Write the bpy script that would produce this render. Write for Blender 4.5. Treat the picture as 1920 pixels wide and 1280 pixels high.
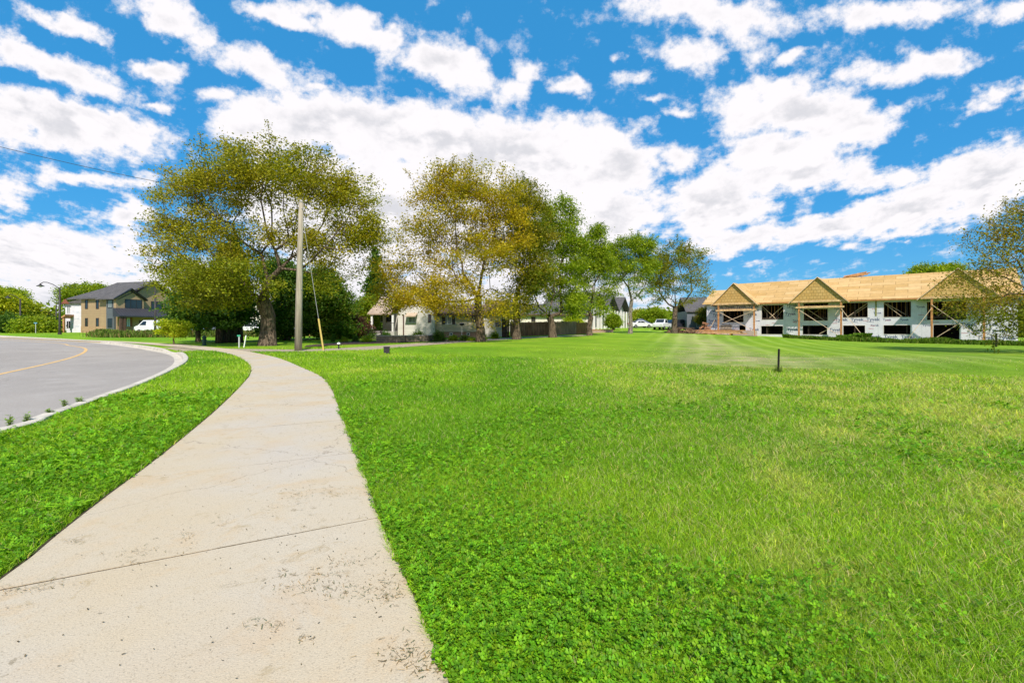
import bpy, math, random
import numpy as np
from math import radians, sin, cos, pi, atan2, sqrt
C = bpy.context.scene
COL = C.collection
for o in list(bpy.data.objects): bpy.data.objects.remove(o)

# ------------------------------------------------------------------ camera
F, CX, HZ, CH = 853.0, 960.0, 612.0, 1.3      # focal length and horizon of the photograph in its pixels, eye height
cam = bpy.data.cameras.new('camera'); camo = bpy.data.objects.new('camera', cam); COL.objects.link(camo)
camo.location = (0, 0, CH); camo.rotation_euler = (radians(90), 0, 0)
cam.sensor_width = 36; cam.lens = F/1920*36; cam.shift_y = -(640-HZ)/1920
cam.clip_start = 0.05; cam.clip_end = 6000
C.camera = camo

# ------------------------------------------------------------------ light
SUN_EL, SUN_AZ = 48.0, 169.0      # azimuth clockwise from +Y: left of and behind the viewer
sl = bpy.data.lights.new('sun', 'SUN'); so = bpy.data.objects.new('sun', sl); COL.objects.link(so)
sl.energy = 3.1; sl.angle = radians(1.2); sl.color = (1.0, 0.895, 0.79)
so.rotation_euler = (radians(90-SUN_EL), 0, radians(180-SUN_AZ)); so.location = (0, 0, 60)
C.view_settings.view_transform = 'Standard'; C.view_settings.look = 'None'
C.view_settings.exposure = 1.12; C.view_settings.gamma = 1.0
C.cycles.max_bounces = 6; C.cycles.transparent_max_bounces = 6
C.cycles.diffuse_bounces = 3; C.cycles.glossy_bounces = 2; C.cycles.transmission_bounces = 3
C.cycles.caustics_reflective = False; C.cycles.caustics_refractive = False

class NT:
    def __init__(s, tree): s.t = tree
    def n(s, typ, **kw):
        nd = s.t.nodes.new(typ)
        for k, v in kw.items():
            if k.startswith('i_'):
                key = k[2:]
                key = int(key) if key.isdigit() else key.replace('_', ' ')
                s.put(nd.inputs[key], v)
            else: setattr(nd, k, v)
        return nd
    def put(s, inp, v):
        if isinstance(v, bpy.types.NodeSocket): s.t.links.new(v, inp)
        elif isinstance(v, bpy.types.Node): s.t.links.new(v.outputs[0], inp)
        else:
            try: inp.default_value = v
            except Exception: inp.default_value = (*v, 1.0)
    def math(s, op, a, b=None, c=None, clamp=False):
        nd = s.t.nodes.new('ShaderNodeMath'); nd.operation = op; nd.use_clamp = clamp
        s.put(nd.inputs[0], a)
        if b is not None: s.put(nd.inputs[1], b)
        if c is not None: s.put(nd.inputs[2], c)
        return nd.outputs[0]
    def vmath(s, op, a, b=None, scale=None):
        nd = s.t.nodes.new('ShaderNodeVectorMath'); nd.operation = op
        s.put(nd.inputs[0], a)
        if b is not None: s.put(nd.inputs[1], b)
        if scale is not None: s.put(nd.inputs['Scale'], scale)
        return nd.outputs[0]
    def mr(s, v, a, b, c=0.0, d=1.0, smooth=True):
        nd = s.t.nodes.new('ShaderNodeMapRange'); nd.interpolation_type = 'SMOOTHSTEP' if smooth else 'LINEAR'
        s.put(nd.inputs[0], v)
        for i, x in enumerate((a, b, c, d)): s.put(nd.inputs[i+1], x)
        return nd.outputs[0]
    def mix(s, f, a, b, typ='MIX'):
        nd = s.t.nodes.new('ShaderNodeMix'); nd.data_type = 'RGBA'; nd.blend_type = typ
        s.put(nd.inputs[0], f); s.put(nd.inputs[6], a); s.put(nd.inputs[7], b)
        return nd.outputs[2]
    def noise(s, vec, scale, detail=4, rough=0.55, out=0, dist=0.0):
        nd = s.t.nodes.new('ShaderNodeTexNoise'); s.put(nd.inputs['Vector'], vec)
        nd.inputs['Scale'].default_value = scale; nd.inputs['Detail'].default_value = detail
        nd.inputs['Roughness'].default_value = rough; nd.inputs['Distortion'].default_value = dist
        return nd.outputs[out]

def build_world():
    w = bpy.data.worlds.new('World'); C.world = w; w.use_nodes = True
    t = w.node_tree; t.nodes.clear(); N = NT(t)
    sky = N.n('ShaderNodeTexSky', sky_type='NISHITA', sun_disc=False)
    sky.sun_elevation = radians(SUN_EL); sky.sun_rotation = radians(SUN_AZ)
    sky.air_density = 1.0; sky.dust_density = 0.6; sky.ozone_density = 2.2
    tc = N.n('ShaderNodeTexCoord').outputs['Generated']
    sep = N.n('ShaderNodeSeparateXYZ', i_0=tc)
    y = N.math('MAXIMUM', N.math('ABSOLUTE', sep.outputs[1]), 0.08)
    u = N.math('DIVIDE', sep.outputs[0], y); v = N.math('DIVIDE', sep.outputs[2], y)
    cb = N.n('ShaderNodeCombineXYZ', i_0=u, i_1=v, i_2=0.0).outputs[0]
    # cloud layer coordinates: a flat layer overhead, so clouds shrink towards the horizon
    zz = N.math('ADD', N.math('MAXIMUM', v, 0.0), 0.30)
    lay = N.n('ShaderNodeCombineXYZ', i_0=N.math('DIVIDE', u, zz), i_1=N.math('DIVIDE', 1.0, zz), i_2=0.0).outputs[0]
    # warp
    wn = N.noise(lay, 2.3, 5, 0.6, out=1)
    wv = N.vmath('MULTIPLY', N.vmath('SUBTRACT', wn, (0.5, 0.5, 0.5)), (0.22, 0.11, 0))
    wn2 = N.noise(cb, 11.0, 4, 0.6, out=1)
    wv2 = N.vmath('MULTIPLY', N.vmath('SUBTRACT', wn2, (0.5, 0.5, 0.5)), (0.07, 0.045, 0))
    p = N.vmath('ADD', N.vmath('ADD', cb, wv), wv2)
    E = [  # clouds: centre x, y, half width, half height, tilt (photograph measure), weight
     (130,240,260,72,8,1.1),(20,215,120,60,0,1),(110,125,190,36,20,.9),(10,80,60,50,30,.8),(130,38,130,20,24,.75),(310,30,125,50,15,.9),(370,80,45,50,40,.6),
     (520,125,130,42,16,.8),(600,165,60,18,10,.6),(295,122,70,24,5,.75),(400,172,80,26,0,.6),(280,188,55,14,0,.6),(560,30,150,22,14,.8),
     (690,62,190,34,26,.9),(840,125,150,42,22,.95),(950,160,60,25,10,.7),
     (480,215,130,55,0,1),(620,225,220,70,0,1.2),(800,250,260,85,5,1.3),(960,300,300,105,5,1.3),(1100,300,190,100,15,1.2),(1130,400,170,70,0,1.1),
     (700,400,300,170,0,1.3),(960,430,260,120,0,1.2),(950,560,360,80,0,1.1),(620,560,200,80,0,1.1),(60,480,300,75,0,1.1),(200,560,400,80,0,1.2),(200,335,150,20,3,.7),(225,398,100,32,0,.8),(20,350,60,60,0,.7),(90,330,50,40,0,.5),
     (1340,18,210,48,4,.95),(1420,70,45,55,0,.6),(1670,20,190,38,0,.9),(1890,20,60,35,-20,.7),(1290,105,105,36,0,.8),(1490,95,60,18,-22,.65),
     (1720,130,175,38,-7,.9),(1845,185,50,28,-30,.65),(1910,170,25,30,0,.5),(1500,210,190,75,5,1.15),(1440,160,90,35,0,.8),(1460,300,160,75,-15,1.1),(1340,385,130,85,-20,1.15),
     (1400,440,110,45,0,.9),(1600,320,120,38,5,.85),(1290,290,60,40,0,.6),(1695,335,50,32,0,.8),(1850,335,170,75,-8,1.15),(1720,390,190,48,-12,1.1),
     (1560,430,170,36,-6,.95),(1610,460,70,20,0,.6),(1080,158,60,27,0,.75),(1190,135,45,18,0,.65),(1155,98,22,20,0,.6),(985,140,50,26,0,.6),
     (1280,203,55,13,0,.55),(1210,175,40,11,0,.45),(1690,453,25,12,0,.5),(1360,515,35,14,0,.35),(1410,505,30,12,-30,.3),(1200,240,70,35,0,.6)]
    acc = None
    for (ex, ey, rx, ry, ang, wt) in E:
        mp = N.n('ShaderNodeMapping', vector_type='TEXTURE', i_0=p)
        mp.inputs[1].default_value = ((ex-CX)/F, (HZ-ey)/F, 0)
        mp.inputs[2].default_value = (0, 0, radians(-ang))
        mp.inputs[3].default_value = (rx*1.16/F, ry*1.16/F, 1)
        g = N.n('ShaderNodeTexGradient', gradient_type='SPHERICAL', i_0=mp.outputs[0]).outputs[1]
        g = N.math('MULTIPLY', g, wt)
        acc = g if acc is None else N.math('SMOOTH_MAX', acc, g, 0.10)
    detail = N.noise(lay, 8.5, 11, 0.60)
    fine = N.noise(cb, 15.0, 9, 0.66)
    tex = N.math('ADD', N.math('MULTIPLY', detail, 0.5), N.math('MULTIPLY', fine, 0.5))
    raw = N.math('ADD', N.math('MULTIPLY', acc, 1.0), N.math('MULTIPLY', N.math('SUBTRACT', tex, 0.515), 2.5))
    raw = N.math('MULTIPLY', raw, N.mr(acc, 0.0, 0.10))
    dens = N.mr(raw, 0.07, 0.52)
    # thick parts: grey bellies, bright edges; light from the left and above
    shn = N.noise(N.vmath('ADD', lay, (0.06, 0.05, 0)), 4.2, 6, 0.55)
    shn2 = N.noise(lay, 4.2, 6, 0.55)
    relief = N.math('MULTIPLY', N.math('SUBTRACT', shn, shn2), 2.8)
    belly = N.math('MULTIPLY', N.mr(raw, 0.50, 1.15), N.mr(N.math('ADD', shn2, relief), 0.34, 0.66))
    ccol = N.mix(belly, (0.96, 0.93, 0.955), (0.70, 0.70, 0.745))
    low = N.mr(v, 0.0, 0.16)
    ccol = N.mix(low, N.mix(0.35, ccol, (0.62, 0.68, 0.76)), ccol)
    # blue of the air: physical sky, a little deeper
    skyc = N.n('ShaderNodeHueSaturation', i_0=0.492, i_1=1.42, i_2=1.0, i_4=sky.outputs[0]).outputs[0]
    skyb = N.mix(1.0, skyc, (0.62, 0.93, 1.12), 'MULTIPLY')
    skyb = N.vmath('SCALE', skyb, scale=0.061)
    skyb = N.mix(0.65, skyb, (.028, .178, .372))
    cs = N.vmath('SCALE', ccol, scale=0.485)
    full = N.mix(dens, skyb, cs)
    bg = N.n('ShaderNodeBackground', i_0=full); bg.inputs[1].default_value = 1.0
    out = N.n('ShaderNodeOutputWorld'); t.links.new(bg.outputs[0], out.inputs[0])
build_world()

# ------------------------------------------------------------------ materials
MATS = {}
def base_mat(name, rough=0.7, spec=0.3, metal=0.0):
    m = bpy.data.materials.new(name); m.use_nodes = True; t = m.node_tree
    b = t.nodes['Principled BSDF']; b.inputs['Roughness'].default_value = rough
    b.inputs['Specular IOR Level'].default_value = spec; b.inputs['Metallic'].default_value = metal
    N = NT(t); tc = N.n('ShaderNodeTexCoord').outputs['Object']
    return m, N, b, tc
def plain(name, col, rough=0.7, var=0.18, scale=3.0, bump=0.15, spec=0.3, metal=0.0, stretch=(1,1,1)):
    if name in MATS: return MATS[name]
    m, N, b, tc = base_mat(name, rough, spec, metal)
    v = N.vmath('MULTIPLY', tc, stretch)
    n1 = N.noise(v, scale, 5, 0.6); n2 = N.noise(v, scale*9, 4, 0.6)
    f = N.math('ADD', N.math('MULTIPLY', n1, 0.6), N.math('MULTIPLY', n2, 0.4))
    lo = tuple(c*(1-var*1.6) for c in col); hi = tuple(min(1, c*(1+var*1.3)) for c in col)
    N.put(b.inputs['Base Color'], N.mix(N.mr(f, 0.3, 0.7), lo, hi))
    if bump:
        bp = N.n('ShaderNodeBump', i_Strength=bump, i_Distance=0.02); N.put(bp.inputs['Height'], n2)
        N.put(b.inputs['Normal'], bp)
    MATS[name] = m; return m
def siding(name, col, pitch=0.2, axis=2, rough=0.55, gap=0.10, var=0.06):
    if name in MATS: return MATS[name]
    m, N, b, tc = base_mat(name, rough, 0.3)
    sp = N.n('ShaderNodeSeparateXYZ', i_0=tc)
    if axis == 2: c = sp.outputs[2]
    else: c = N.math('ADD', sp.outputs[0], sp.outputs[1])
    fr = N.math('FRACT', N.math('DIVIDE', c, pitch)); idn = N.math('FLOOR', N.math('DIVIDE', c, pitch))
    line = N.mr(fr, 0.0, gap, 1.0, 0.0)
    wn = N.n('ShaderNodeTexWhiteNoise', noise_dimensions='1D', i_W=idn).outputs[0]
    n1 = N.noise(tc, 1.3, 4, 0.6)
    k = N.math('ADD', N.math('MULTIPLY', N.math('SUBTRACT', wn, 0.5), var*2), N.math('MULTIPLY', N.math('SUBTRACT', n1, 0.5), var*4))
    base = N.mix(0.0, col, col)
    base = N.vmath('SCALE', base, scale=N.math('ADD', 1.0, k))
    N.put(b.inputs['Base Color'], N.mix(N.math('MULTIPLY', line, 0.45), base, tuple(x*0.35 for x in col)))
    bp = N.n('ShaderNodeBump', i_Strength=0.8, i_Distance=0.02); N.put(bp.inputs['Height'], fr)
    N.put(b.inputs['Normal'], bp)
    MATS[name] = m; return m
def bricky(name, c1, c2, cm, w=0.24, h=0.075, mortar=0.012, rough=0.85, axis='XZ', off=0.5, bump=0.5):
    if name in MATS: return MATS[name]
    m, N, b, tc = base_mat(name, rough, 0.2)
    sp = N.n('ShaderNodeSeparateXYZ', i_0=tc)
    if axis == 'XZ': uu = N.math('ADD', sp.outputs[0], sp.outputs[1]); vv = sp.outputs[2]
    elif axis == 'XYs': uu = sp.outputs[0]; vv = N.math('ADD', sp.outputs[1], sp.outputs[2])
    else: uu = sp.outputs[0]; vv = sp.outputs[1]
    cv = N.n('ShaderNodeCombineXYZ', i_0=uu, i_1=vv, i_2=0.0).outputs[0]
    br = N.n('ShaderNodeTexBrick', offset=off, i_Vector=cv, i_Scale=1.0)
    br.inputs['Brick Width'].default_value = w; br.inputs['Row Height'].default_value = h
    br.inputs['Mortar Size'].default_value = mortar; br.inputs['Bias'].default_value = 0.0
    for k, c in (('Color1', c1), ('Color2', c2), ('Mortar', cm)): br.inputs[k].default_value = (*c, 1)
    n = N.noise(tc, 2.0, 5, 0.65)
    N.put(b.inputs['Base Color'], N.mix(0.5, br.outputs[0], N.vmath('SCALE', br.outputs[0], scale=N.math('ADD', 0.45, n))))
    bp = N.n('ShaderNodeBump', i_Strength=bump, i_Distance=0.01, invert=True); N.put(bp.inputs['Height'], br.outputs[1])
    N.put(b.inputs['Normal'], bp)
    MATS[name] = m; return m
def leafmat(name, trans=0.35, rough=0.55):
    if name in MATS: return MATS[name]
    m, N, b, tc = base_mat(name, rough, 0.25)
    at = N.n('ShaderNodeAttribute', attribute_name='tint').outputs[0]
    N.put(b.inputs['Base Color'], at)
    tr = N.n('ShaderNodeBsdfTranslucent', i_0=N.mix(1.0, at, (1.3, 1.2, 0.55), 'MULTIPLY'))
    ms = N.n('ShaderNodeMixShader', i_0=trans); t = m.node_tree
    t.links.new(b.outputs[0], ms.inputs[1]); t.links.new(tr.outputs[0], ms.inputs[2])
    t.links.new(ms.outputs[0], t.nodes['Material Output'].inputs[0])
    MATS[name] = m; return m
def glassy(name, col=(0.02, 0.03, 0.035), rough=0.08, spec=0.6):
    return plain(name, col, rough, 0.25, 0.8, 0.0, spec)
def barkmat(name, col, scale=1.0):
    if name in MATS: return MATS[name]
    m, N, b, tc = base_mat(name, 0.95, 0.1)
    v = N.vmath('MULTIPLY', tc, (14*scale, 14*scale, 2.2*scale))
    n = N.noise(v, 1.0, 6, 0.6, dist=0.6)
    lo = tuple(c*0.35 for c in col); hi = tuple(c*1.5 for c in col)
    N.put(b.inputs['Base Color'], N.mix(N.mr(n, 0.38, 0.62), lo, hi))
    bp = N.n('ShaderNodeBump', i_Strength=1.0, i_Distance=0.05); N.put(bp.inputs['Height'], n)
    N.put(b.inputs['Normal'], bp)
    MATS[name] = m; return m

# ------------------------------------------------------------------ helpers
def tag(o, label=None, cat=None, group=None, kind=None):
    if label: o['label'] = label
    if cat: o['category'] = cat
    if group: o['group'] = group
    if kind: o['kind'] = kind
    return o
def empty(name, loc, rz=0.0, label=None, cat=None, group=None):
    o = bpy.data.objects.new(name, None); COL.objects.link(o)
    o.location = loc; o.rotation_euler = (0, 0, rz); o.empty_display_size = 0.3
    return tag(o, label, cat, group)
def link_mesh(name, me, mat, parent=None):
    o = bpy.data.objects.new(name, me); COL.objects.link(o)
    if mat is not None: me.materials.append(mat)
    if parent is not None: o.parent = parent
    return o
class MB:
    def __init__(s): s.v = []; s.f = []
    def add(s, vs, fs):
        n = len(s.v); s.v += [tuple(map(float, p)) for p in vs]; s.f += [tuple(i+n for i in f) for f in fs]; return s
    def box(s, x0, x1, y0, y1, z0, z1):
        return s.add([(x0,y0,z0),(x1,y0,z0),(x1,y1,z0),(x0,y1,z0),(x0,y0,z1),(x1,y0,z1),(x1,y1,z1),(x0,y1,z1)],
                     [(0,3,2,1),(4,5,6,7),(0,1,5,4),(1,2,6,5),(2,3,7,6),(3,0,4,7)])
    def bar(s, a, b, w, h=None, up=(0, 0, 1)):
        a = np.array(a, float); b = np.array(b, float); d = b-a; L = np.linalg.norm(d); d /= L
        up = np.array(up, float)
        if abs(d@up) > 0.98: up = np.array((1.0, 0, 0))
        x = np.cross(d, up); x /= np.linalg.norm(x); y = np.cross(x, d); h = h or w
        vs = [p + x*sx*w/2 + y*sy*h/2 for p in (a, b) for sx, sy in ((-1,-1),(1,-1),(1,1),(-1,1))]
        return s.add(vs, [(0,3,2,1),(4,5,6,7),(0,1,5,4),(1,2,6,5),(2,3,7,6),(3,0,4,7)])
    def tube(s, pts, radii, n=10, cap=True):
        pts = [np.array(p, float) for p in pts]; rings = []
        if not hasattr(radii, '__len__'): radii = [radii]*len(pts)
        ref = None; vs = []; fs = []
        for i, p in enumerate(pts):
            d = pts[min(i+1, len(pts)-1)] - pts[max(i-1, 0)]; d = d/(np.linalg.norm(d)+1e-9)
            if ref is None: ref = np.array((1.0, 0, 0)) if abs(d[0]) < 0.9 else np.array((0, 1.0, 0))
            x = ref - d*(ref@d); x /= np.linalg.norm(x); ref = x; y = np.cross(d, x)
            for k in range(n):
                a = 2*pi*k/n; vs.append(p + (x*cos(a)+y*sin(a))*radii[i])
        for i in range(len(pts)-1):
            for k in range(n):
                k2 = (k+1) % n; fs.append((i*n+k, i*n+k2, (i+1)*n+k2, (i+1)*n+k))
        if cap: fs.append(tuple(range(n-1, -1, -1))); fs.append(tuple((len(pts)-1)*n+k for k in range(n)))
        return s.add(vs, fs)
    def prism(s, poly, axis, a, b):
        # poly of 2-D points, extruded along axis: 'y' -> (x, z), 'x' -> (y, z), 'z' -> (x, y)
        def P(p, t): return {'y': (p[0], t, p[1]), 'x': (t, p[0], p[1]), 'z': (p[0], p[1], t)}[axis]
        n = len(poly); vs = [P(p, a) for p in poly] + [P(p, b) for p in poly]
        fs = [tuple(range(n))[::-1], tuple(range(n, 2*n))] + [(i, (i+1) % n, n+(i+1) % n, n+i) for i in range(n)]
        return s.add(vs, fs)
    def build(s, name, mat, parent=None, smooth=False, bevel=0.0):
        me = bpy.data.meshes.new(name); me.from_pydata(s.v, [], s.f)
        import bmesh
        bm = bmesh.new(); bm.from_mesh(me); bmesh.ops.recalc_face_normals(bm, faces=bm.faces)
        bm.to_mesh(me); bm.free()
        if smooth: me.polygons.foreach_set('use_smooth', [True]*len(me.polygons))
        o = link_mesh(name, me, mat, parent)
        if bevel:
            md = o.modifiers.new('bevel', 'BEVEL'); md.width = bevel; md.segments = 2; md.limit_method = 'ANGLE'
        return o
def np_mesh(name, V, Q, col=None, mat=None, parent=None, smooth=False):
    V = np.asarray(V, np.float32); Q = np.asarray(Q, np.int32)
    me = bpy.data.meshes.new(name); k = Q.shape[1]
    me.vertices.add(len(V)); me.vertices.foreach_set('co', V.ravel())
    me.loops.add(Q.size); me.loops.foreach_set('vertex_index', Q.ravel())
    me.polygons.add(len(Q)); me.polygons.foreach_set('loop_start', np.arange(0, Q.size, k, dtype=np.int32))
    me.polygons.foreach_set('use_smooth', np.full(len(Q), smooth, bool))
    me.update(calc_edges=True)
    if col is not None:
        ca = me.color_attributes.new('tint', 'FLOAT_COLOR', 'POINT')
        cc = np.ones((len(V), 4), np.float32); cc[:, :3] = np.clip(col, 0.001, 1); ca.data.foreach_set('color', cc.ravel())
    return link_mesh(name, me, mat, parent)
def rng_noise(seed):
    r = np.random.RandomState(seed); T = r.rand(256, 256)
    def f(x, y):
        xi = np.floor(x).astype(int); yi = np.floor(y).astype(int); fx = x-xi; fy = y-yi
        fx = fx*fx*(3-2*fx); fy = fy*fy*(3-2*fy)
        a = T[xi & 255, yi & 255]; b = T[(xi+1) & 255, yi & 255]; c = T[xi & 255, (yi+1) & 255]; d = T[(xi+1) & 255, (yi+1) & 255]
        return (a*(1-fx)+b*fx)*(1-fy)+(c*(1-fx)+d*fx)*fy
    return f
N1, N2, N3 = rng_noise(1), rng_noise(2), rng_noise(3)
def fbm(f, x, y, s, o=3):
    v = 0; a = 1; t = 0
    for i in range(o): v = v + a*f(x*s*(2**i)+17*i, y*s*(2**i)+5*i); t += a; a *= .5
    return v/t
def G(px, py, Y=None, z=0.0):
    # a point of the photograph as ground coordinates: on level z, or at depth Y
    if Y is None: Y = F*(CH-z)/(py-HZ)
    return ((px-CX)/F*Y, Y, CH-(py-HZ)/F*Y)
def smooth_line(pts, n=12):
    P = np.array(pts, float); P = np.vstack([2*P[0]-P[1], P, 2*P[-1]-P[-2]]); out = []
    for i in range(1, len(P)-2):
        for k in range(n):
            t = k/n; p0, p1, p2, p3 = P[i-1], P[i], P[i+1], P[i+2]
            out.append(0.5*((2*p1)+(-p0+p2)*t+(2*p0-5*p1+4*p2-p3)*t*t+(-p0+3*p1-3*p2+p3)*t**3))
    out.append(P[-2]); return np.array(out)
def resample(P, step):
    d = np.r_[0, np.cumsum(np.linalg.norm(np.diff(P, axis=0), axis=1))]
    s = np.arange(0, d[-1], step); return np.stack([np.interp(s, d, P[:, 0]), np.interp(s, d, P[:, 1])], 1)
def normals2(P):
    T = np.gradient(P, axis=0); T /= np.linalg.norm(T, axis=1)[:, None]+1e-9
    return np.stack([T[:, 1], -T[:, 0]], 1)        # to the right of travel
def inside(poly, x, y):
    r = np.zeros(x.shape, bool); n = len(poly)
    bx0, by0 = poly.min(0); bx1, by1 = poly.max(0)
    m = (x > bx0) & (x < bx1) & (y > by0) & (y < by1); xs, ys = x[m], y[m]; q = np.zeros(xs.shape, bool)
    for i in range(n):
        x0, y0 = poly[i]; x1, y1 = poly[(i+1) % n]
        if y0 == y1: continue
        c = ((y0 > ys) != (y1 > ys)) & (xs < (x1-x0)*(ys-y0)/(y1-y0)+x0); q ^= c
    r[m] = q; return r
def dist_line(P, x, y, far=6.0):
    d = np.full(x.shape, 1e3)
    for i in range(len(P)-1):
        a = P[i]; b = P[i+1]; ab = b-a; L = ab@ab+1e-12
        m = (np.abs(x-a[0]) < far) & (np.abs(y-a[1]) < far)
        if not m.any(): continue
        xs, ys = x[m], y[m]; t = np.clip(((xs-a[0])*ab[0]+(ys-a[1])*ab[1])/L, 0, 1)
        d[m] = np.minimum(d[m], np.hypot(xs-a[0]-t*ab[0], ys-a[1]-t*ab[1]))
    return d

# ------------------------------------------------------------------ plan: road, kerb, pavement, drive
kerb_px = [(0,812),(100,780),(200,745),(270,719),(320,696),(348,680),(352,669),(338,660),(300,653),(262,647.5),(213,642),(150,637.5)]
kerb = [(-6.3,-4.0),(-6.45,1.5)] + [G(a, b)[:2] for a, b in kerb_px] + [(-60,56),(-82,70),(-120,88)]
KERB = resample(smooth_line(kerb), 0.35)
kn = normals2(KERB)                       # towards the grass side (right of travel)
ROADP = np.vstack([KERB, [(-200, 88), (-200, -30), (-6.3, -30)]])
yel = [(-10.6,-4),(-10.8,3)] + [(-15.3+2.2,10.2)] + [G(a, b, z=-.12)[:2] for a, b in [(0,701),(100,679),(143,667),(160,658),(157,652),(130,647.5),(90,642)]] + [(-70,58)]
YEL = resample(smooth_line(yel), 0.4)
L_px = [(0,1092),(57,1047),(185,945),(297,860),(367,803),(413,763),(453,723),(470,700),(467,683),(443,668),(413,660.5),(367,654.5),(320,649.5),(230,642.5)]
R_px = [(856,1278),(816,1200),(775,1119),(740,1041),(710,981),(688,900),(640,780),(623,733),(603,707),(560,687),(520,671),(467,659.5),(430,654.5),(390,650.3),(330,645.3),(230,640)]
LL = smooth_line([(-1.35,-1.2)] + [G(a, b)[:2] for a, b in L_px] + [(-46,45.3),(-62,55)])
RR = smooth_line([(.55,-.4)] + [G(a, b)[:2] for a, b in R_px] + [(-46.8,47),(-63,56.8)])
LLr = resample(LL, 0.12)
RRd = resample(RR, 0.02)
RRr = np.array([RRd[np.argmin(((RRd-p)**2).sum(1))] for p in LLr])
for _ in range(30): RRr[1:-1] = (RRr[:-2]+2*RRr[1:-1]+RRr[2:])/4
WALKP = np.vstack([LLr, RRr[::-1]])
# private drive: from the kerb opening across the pavement and up beside the bungalow
DRV_lo = [G(a, b, Y)[:2] for a, b, Y in [(345,661,23.2),(372,658.5,24.2),(420,659,23.6),(480,660.5,23.2),(600,660.5,23.6),(700,656,26.5),(800,648.5,32),(890,642,37.5),(1000,632,44),(1110,626,50)]]
DRV_hi = [G(a, b, Y)[:2] for a, b, Y in [(300,650.5,29),(345,650,29),(420,653.5,27),(480,654.5,26.2),(590,655.5,26),(700,648,30.5),(800,642,36.5),(900,636,43),(1000,629,47.5),(1110,624,52.5)]]
DLO, DHI = smooth_line(DRV_lo, 10), smooth_line(DRV_hi, 10)
DRVP = np.vstack([DLO, DHI[::-1]])

# ------------------------------------------------------------------ terrain
CR_A, CR_D = np.array((-6.0, 22.0)), np.array((18.5, -10.9)); CR_D = CR_D/np.linalg.norm(CR_D); CR_N = np.array((-CR_D[1], CR_D[0]))
ctrl = [G(*c) for c in [(559,657,24.6),(502,647,31.5),(405,645,34),(700,634,47),(700,646,34),(600,655,27),(880,643,36),(900,642.5,37),(968,634,41),(1036,628,45),
        (1105,626,50),(1180,625,56),(1262,625,60),(1150,620,66),(1330,624.5,69),(1430,632.5,65),(1600,640,56),(1730,643,52),(1910,647,47),(1200,662,24),
        (1500,668,24),(1000,657,27),(1700,672,21),(1900,676,19),(1350,645,40),(1100,640,38),(1600,655,35),(1800,655,36),(1200,634,47),(950,637,46),(820,633,50)]]
ctrl += [(20,88,1.05),(8,85,.95),(35,100,1.0),(60,90,.2),(-10,70,.5),(-68,78,.22),(-50,70,.1),(-30,55,0),(-30,40,0),(-45,48,0),(-20,34,0),(60,40,-.7),(45,20,-.4),(30,10,-.25),(-80,60,0),(-100,100,.1),(0,120,.8),(-40,100,.3),(80,70,-.4)]
ctrl = np.array(ctrl)
def terrain(x, y):
    x = np.asarray(x, float); y = np.asarray(y, float); sh = x.shape; x = x.ravel(); y = y.ravel()
    num = np.zeros(x.shape); den = np.full(x.shape, 1e-4)
    for cx, cy, cz in ctrl:
        s = 3.0+0.07*max(cy, 0)
        w = np.exp(-((x-cx)**2+(y-cy)**2)/(2*s*s)) + 0.02/(1+((x-cx)**2+(y-cy)**2)/(4*s*s))**2; num += w*cz; den += w
    zf = num/den
    d = (x-CR_A[0])*CR_N[0]+(y-CR_A[1])*CR_N[1]; t = (x-CR_A[0])*CR_D[0]+(y-CR_A[1])*CR_D[1]
    side = np.clip((t+6)/8, 0, 1); side = side*side*(3-2*side)
    blend = np.clip(d/9, 0, 1); blend = blend*blend*(3-2*blend)
    dip = np.clip(d/2.2, 0, 1); dip = dip*dip*(3-2*dip)*np.clip(1-(d-2)/7, 0, 1)
    z = zf*blend - 0.34*dip*side
    z = z + 0.02*(fbm(N1, x, y, 0.25, 2)-.5)*np.clip(d/3, 0, 1)
    r = np.hypot(x, y-40); z *= np.clip(1-(r-110)/120, 0, 1)
    return z.reshape(sh)
def T1(x, y): return float(terrain(np.array([x]), np.array([y]))[0])

def axis_coords(spec):
    out = []
    for a, b, st in spec: out += list(np.arange(a, b, st))
    return np.array(out)
gx = axis_coords([(-3000,-400,400),(-400,-120,20),(-120,-70,1.0),(-70,-22,.35),(-22,0,.15),(0,16,.25),(16,60,.6),(60,120,3),(120,400,20),(400,3001,400)])
gy = axis_coords([(-1000,-60,150),(-60,-6,3),(-6,30,.15),(30,60,.35),(60,95,.8),(95,200,6),(200,600,30),(600,4001,400)])
XX, YY = np.meshgrid(gx, gy, indexing='ij'); ZZ = terrain(XX, YY)
xf, yf = XX.ravel(), YY.ravel()
inr = inside(ROADP, xf, yf); dk = dist_line(KERB, xf, yf, 2.0)
ZR = ZZ.ravel().copy()
ZR = np.where(inr, -np.clip(dk/0.22, 0, 1)*0.45, ZR)
# a shallow cut under the pavement and the drive, so the grass sheet never shows through them
inw = inside(WALKP, xf, yf); dw = np.minimum(dist_line(LLr, xf, yf, 1.0), dist_line(RRr, xf, yf, 1.0))
ZR = np.where(inw & (dw > .03), ZR-.07, ZR)
ind = inside(DRVP, xf, yf) & ~inr
ZR = np.where(ind, ZR-.06, ZR)
nx, ny = len(gx), len(gy)
ii, jj = np.meshgrid(np.arange(nx-1), np.arange(ny-1), indexing='ij'); a = (ii*ny+jj).ravel()
Q = np.stack([a, a+ny, a+ny+1, a+1], 1)

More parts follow.
